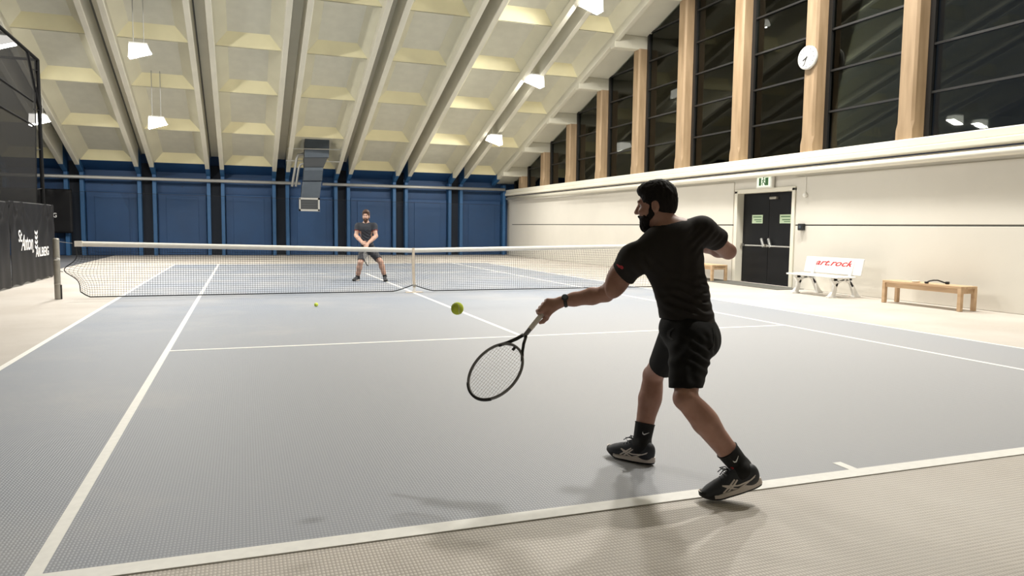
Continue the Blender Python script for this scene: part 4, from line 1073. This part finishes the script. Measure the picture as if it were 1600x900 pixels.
shirt = SF.build('shirt', MT['shirt'], p1, disp=folds([
    (C(1085, 470, 3.92), CU*1+CR*.25, .045, .0055, .13), (C(1100, 455, 3.95), CU*.9-CR*.5, .05, .005, .10), (C(1050, 480, 3.9), CU*.8+CR*.5, .05, .0045, .10),
    (C(1100, 372, 3.95), CR*.8-CU*.5, .040, .005, .08), (C(1010, 415, 3.9), CU*.5+CR*.8, .05, .004, .09), (C(1118, 370, 4.05), CR*.7-CU*.7, .035, .004, .06),
    (C(1085, 420, 3.9), CR*.95+CU*.2, .09, .003, .12), (C(1090, 495, 3.9), CU*1-CR*.15, .055, .0045, .10)]))
print('shirt', len(shirt.data.vertices)); del SF
bv = bvh_of(shirt)
lgc = C(970, 416, 3.9)
for pts, ws in (([(-.012, .012), (-.004, .004), (.0, -.004)], [.002, .004, .002]), ([(.0, .003), (.008, .001), (.013, -.004), (.016, -.012)], [.002, .004, .004, .002]), ([(-.006, -.002), (.004, -.006), (.014, -.014)], [.001, .002, .002])):
    decal('sleeve_logo', MT['red'], shirt, bv, lgc, CR, CU, pts, ws, CD, n=8)
MB().tube([nk-upv*.006+.068*(math.cos(a)*lat+.9*math.sin(a)*fwd) for a in np.linspace(0, 2*PI, 33)[:-1]], .006, 6, closed=True).build('collar_rib', MT['shirt'], shirt, smooth=True)
# shorts
HF = Field(J['pel']-np.array((.42, .42, .50)), J['pel']+np.array((.42, .42, .22)), .0045)
HF.ell(C(1074, 514, 4.02), PX, (.165, .15, .125), .05); HF.ell(C(1096, 532, 3.99), PX, (.135, .095, .105), .05)
LhE = C(1071, 606, 3.775); RhE = C(1034, 572, 4.33)
HF.cone(C(1080, 536, 3.93), LhE, .120, .085, .05); HF.cone(C(1058, 532, 4.12), RhE, .110, .080, .04)
lt = nrm(J['Lk']-J['Lh']); rt = nrm(J['Rk']-J['Rh'])
HF.plane_cut(LhE, nrm(-CU+CD*-.1), *bx3(LhE-CU*.10, .12)); HF.plane_cut(RhE, nrm(rt-CR*.1), *bx3(RhE+rt*.10, .12))
HF.cone(LhE-CU*.055, LhE-CU*.16, .074, .080, .004, 'cut'); HF.cone(RhE+rt*.05, RhE+rt*.16, .068, .075, .004, 'cut')
HF.plane_cut(C(1074, 492, 4.02), CU, J['pel']-np.array((.42, .42, 0)), J['pel']+np.array((.42, .42, .22)))
shorts = HF.build('shorts', MT['shorts'], p1, disp=folds([
    (C(1090, 560, 3.85), CU*.9+CR*.3, .05, .006, .10), (C(1062, 555, 3.85), CU*.6-CR*.7, .06, .006, .09), (C(1105, 540, 3.88), CR*.8+CU*.4, .05, .004, .07), (C(1050, 525, 3.95), CR*.9-CU*.2, .06, .004, .08), (C(1072, 590, 3.72), CR, .07, .0035, .08)]))
del HF
pb = bvh_of(shorts)
decal('pocket_edge', MT['sock'], shorts, pb, C(1048, 522, 3.9), CR, CU, [(.012, .032), (-.008, .012), (-.010, -.012), (.006, -.030)], [.003, .006, .006, .003], CD, n=14)
decal('side_seam', MT['sock'], shorts, pb, C(1110, 530, 3.9), CR, CU, [(.008, .06), (.012, .02), (.002, -.03), (-.03, -.06)], [.0015, .002, .002, .0015], CD, n=16)
# socks, shoes
shoe_f = {'R': (on(1005, 723, 2, 0), on(945, 709, 2, 0)), }
rfw = nrm((on(948, 710, 2, .0)-on(1006, 724, 2, .0))*np.array((1, 1, 0)))
lfw = nrm((-CR*.97+CD*.05)*np.array((1, 1, 0)))
R0 = on(1001, 722, 2, .002); R0[2] = .004
rup = nrm(np.array((0, 0, 1.))-rfw*.02)
lbase = on(1112, 781, 2, 0)                      # where the left forefoot presses the court
tilt = .30; lf3 = nrm(lfw*math.cos(tilt)-np.array((0, 0, 1))*math.sin(tilt)); lu3 = nrm(lfw*math.sin(tilt)+np.array((0, 0, 1))*math.cos(tilt))
L0 = lbase-lf3*.175; L0 = L0+np.array((0, 0, .006))
for an, kn, base, f_, u_, sd in ((J['Ra'], J['Rk'], R0, rfw, rup, 1), (J['La'], J['Lk'], L0, lf3, lu3, 1)):
    mid = base+u_*.10-f_*.012
    sh = nrm(kn-an); topp = an+sh*.155
    K = Field(np.minimum(topp, base)-.12, np.maximum(topp, base)+.12, .004)
    K.chain([topp, an+sh*.03, an*.5+mid*.5, mid, base+u_*.055+f_*.02], [.0585, .052, .047, .044, .038], .02)
    K.plane_cut(topp, sh, topp-.12, topp+.12)
    sk = K.build('sock', MT['sock'], p1)
    MB().tube([topp-sh*.004+.0575*(math.cos(a)*nrm(np.cross(sh, CD))+math.sin(a)*nrm(np.cross(sh, nrm(np.cross(sh, CD))))) for a in np.linspace(0, 2*PI, 29)[:-1]], .0035, 5, closed=True).build('cuff', MT['sock'], sk, smooth=True)
    sb = bvh_of(sk); lgx = nrm(np.cross(sh, -CD)); lgx = lgx if lgx@CR > 0 else -lgx
    decal('sock_logo', MT['whiteprint'], sk, sb, topp-sh*.055, lgx, sh, [(-.016, .008), (-.014, -.002), (-.006, -.006), (.008, .002), (.022, .010)], [.0008, .0028, .0034, .0018, .0004], CD, n=16)
    shoe(p1, base, f_, u_, 1.06, 1)
print('floor base', R0, L0, J['Ra'], J['La'])
# wristwatch
wd = nrm(J['Le']-J['Lw']); wc = J['Lw']+wd*.018; e1 = nrm(np.cross(wd, CD)); e2 = np.cross(wd, e1)
wt = MB().tube([wc+.0335*(math.cos(a)*e1+math.sin(a)*e2) for a in np.linspace(0, 2*PI, 25)[:-1]], .010, 8, closed=True, flat=.45, nref=wd).build('wristwatch', MT['black'], p1, smooth=True)
MB().lathe([(.018, .03), (.019, .036), (.019, .042), (.016, .046)], wc, nrm(-CD*.8+e1*.5), 18).build('watch_case', MT['black'], wt)
MB().lathe([(.014, .0455), (.014, .047)], wc, nrm(-CD*.8+e1*.5), 18).build('watch_face', MT['duct'], wt)
# racket in the left hand
racket('tennis_racket', 'tennis racket with pale grip held low by the near player', hc_-haxis*.055, nrm(C(748, 612, 3.98)-hc_), nrm(-CD*.82-CR*.50+CU*.12))

# ---------------------------------------------------------------- opponent at the far service box
OD = 18.37
def O(x, y, dd=0.0): return C(x, y, OD+dd)
Q = dict(pel=O(575, 389, .05), belly=O(573, 373, .02), chest=O(572, 359, 0), neck=O(572, 349.5, 0), head=O(571.8, 338.2, -.05),
         Ls=O(584.3, 353.5), Le=O(587.6, 369, -.08), Lw=O(575.2, 380, -.36), Rs=O(560, 353.5), Re=O(556.2, 368, -.08), Rw=O(567.2, 380.5, -.36),
         Lh=O(580.5, 391, .05), Lk=O(594.5, 409, -.12), La=O(601.3, 432), Rh=O(568.5, 391, .05), Rk=O(563, 411, -.12), Ra=O(558.6, 433))
FW = nrm(-CD*np.array((1, 1, 0))); UP = np.array((0, 0, 1.)); LT = nrm(np.cross(UP, FW)); OX = (LT, FW, UP)
allq = np.array(list(Q.values())); lo = allq.min(0)-.2; hi = allq.max(0)+.22; lo[2] = -.02
B2 = Field(lo, hi, .0075); H2 = Head(Q['head'], FW-UP*.05, UP, 1.08)
B2.ell(Q['chest'], OX, (.18, .115, .18), .05); B2.ell(Q['belly'], OX, (.155, .11, .17), .06); B2.ell(Q['pel'], OX, (.165, .12, .12), .06)
B2.cone(Q['neck'], H2.P(-.02, 0, -.03), .062, .058, .03); B2.cone(Q['neck'], Q['Ls'], .05, .062, .05); B2.cone(Q['neck'], Q['Rs'], .05, .062, .05)
for s_ in 'LR':
    limb(B2, Q[s_+'s'], Q[s_+'e'], Q[s_+'w'], .062, 0, .047, .05, .034); limb(B2, Q[s_+'h'], Q[s_+'k'], Q[s_+'a'], .10, 0, .064, .068, .043, .03)
H2.skin(B2)
raxis = nrm(O(576, 383, -.62)+np.array((0, 0, -.10))-O(570.5, 381.5, -.42)); rc = O(570.6, 382, -.44)
raxis = nrm(FW*.55+LT*.18-UP*.8)
hand_grip(B2, Q['Rw'], rc-raxis*.03, raxis, nrm(-LT*.9+UP*.4), 1, .018, 1.1, flip=-1); hand_grip(B2, Q['Lw'], rc+raxis*.07, raxis, nrm(LT*.9+UP*.4), 1, .018, 1.1, flip=1)
p2 = B2.build('person', MT['skin2'], None, origin=(Q['La']+Q['Ra'])/2*np.array((1, 1, 0)))
tag(p2, 'bearded man in dark sportswear waiting in ready stance beyond the net', 'person'); del B2
H2.eyes(p2); head_hair(H2, MT['hair2'], .007, p2, top=.008); H2.brows(p2, MT['hair2'])
SF = Field(Q['pel']-np.array((.5, .5, .3)), Q['neck']+np.array((.5, .5, .25)), .0075)
SF.ell(Q['chest'], OX, (.195, .135, .19), .05); SF.ell(Q['belly'], OX, (.172, .128, .19), .06); SF.ell(O(574, 383), OX, (.165, .13, .10), .05)
SF.cone(Q['neck']-UP*.03, Q['Ls'], .06, .085, .05); SF.cone(Q['neck']-UP*.03, Q['Rs'], .06, .085, .05)
for s_ in 'LR':
    dv = nrm(Q[s_+'e']-Q[s_+'s']); e_ = Q[s_+'s']+dv*.13
    SF.cone(Q[s_+'s'], e_, .085, .075, .03); SF.plane_cut(e_, dv, *bx3(e_+dv*.08, .10)); SF.cone(e_-dv*.02, e_+dv*.1, .060, .066, .004, 'cut')
hm = O(574, 384.5); SF.plane_cut(hm, -UP, hm-.5, hm+np.array((.5, .5, .1)))
SF.cone(Q['neck']+FW*.015, Q['neck']+UP*.12+FW*.05, .062, .075, .008, 'cut')
sh2 = SF.build('shirt', MT['shirt2'], p2, disp=folds([(O(572, 372, -.12), UP*.9+LT*.3, .07, .006, .16), (O(580, 365, -.12), UP*.6-LT*.7, .08, .005, .12)]))
b2v = bvh_of(sh2); lc = O(571.5, 358, -.3)
decal('chest_logo', MT['duct'], sh2, b2v, lc, LT, UP, [(-.07, .012), (-.02, .0), (.02, .012)], [.006, .012, .004], -FW, lift=.004, n=10)
decal('chest_logo', MT['duct'], sh2, b2v, lc, LT, UP, [(-.06, -.022), (.0, -.018)], [.005, .005], -FW, lift=.004, n=6)
for s_ in 'LR':
    dv = nrm(Q[s_+'e']-Q[s_+'s']); e_ = Q[s_+'s']+dv*.128; a1 = nrm(np.cross(dv, FW)); a2 = np.cross(dv, a1)
    MB().tube([e_+.068*(math.cos(a)*a1+math.sin(a)*a2) for a in np.linspace(0, 2*PI, 25)[:-1]], .005, 5, closed=True).build('sleeve_hem', MT['red'], sh2, smooth=True)
HF = Field(Q['pel']-np.array((.5, .5, .6)), Q['pel']+np.array((.5, .5, .2)), .0075)
HF.ell(Q['pel'], OX, (.178, .14, .13), .05)
for s_ in 'LR':
    k_ = Q[s_+'k']; h_ = Q[s_+'h']; e_ = h_+(k_-h_)*.80; dv = nrm(k_-h_)
    HF.cone(h_, e_, .118, .092, .04); HF.plane_cut(e_, dv, *bx3(e_+dv*.09, .11)); HF.cone(e_-dv*.03, e_+dv*.1, .078, .085, .004, 'cut')
HF.plane_cut(O(574, 380), UP, Q['pel']-np.array((.5, .5, 0)), Q['pel']+np.array((.5, .5, .2)))
HF.build('shorts', MT['shorts2'], p2)
for s_ in 'LR':
    an = Q[s_+'a']; sg = 1 if s_ == 'L' else -1
    ff = nrm(FW+LT*.30*sg); base = an*np.array((1, 1, 0))+np.array((0, 0, .002))
    kn = Q[s_+'k']; shn = nrm(kn-an); topp = an+shn*.11
    K = Field(np.minimum(topp, base)-.14, np.maximum(topp, base)+.14, .007)
    K.chain([topp, an, base+UP*.06+ff*.02], [.052, .047, .042], .02); K.plane_cut(topp, shn, topp-.14, topp+.14); K.build('sock', MT['sock'], p2)
    shoe(p2, base, ff, UP, 1.06, 1, full=False)
racket('tennis_racket', 'tennis racket pointing down in both hands by the far player', rc-raxis*.09, raxis, nrm(LT*.9+FW*.3))
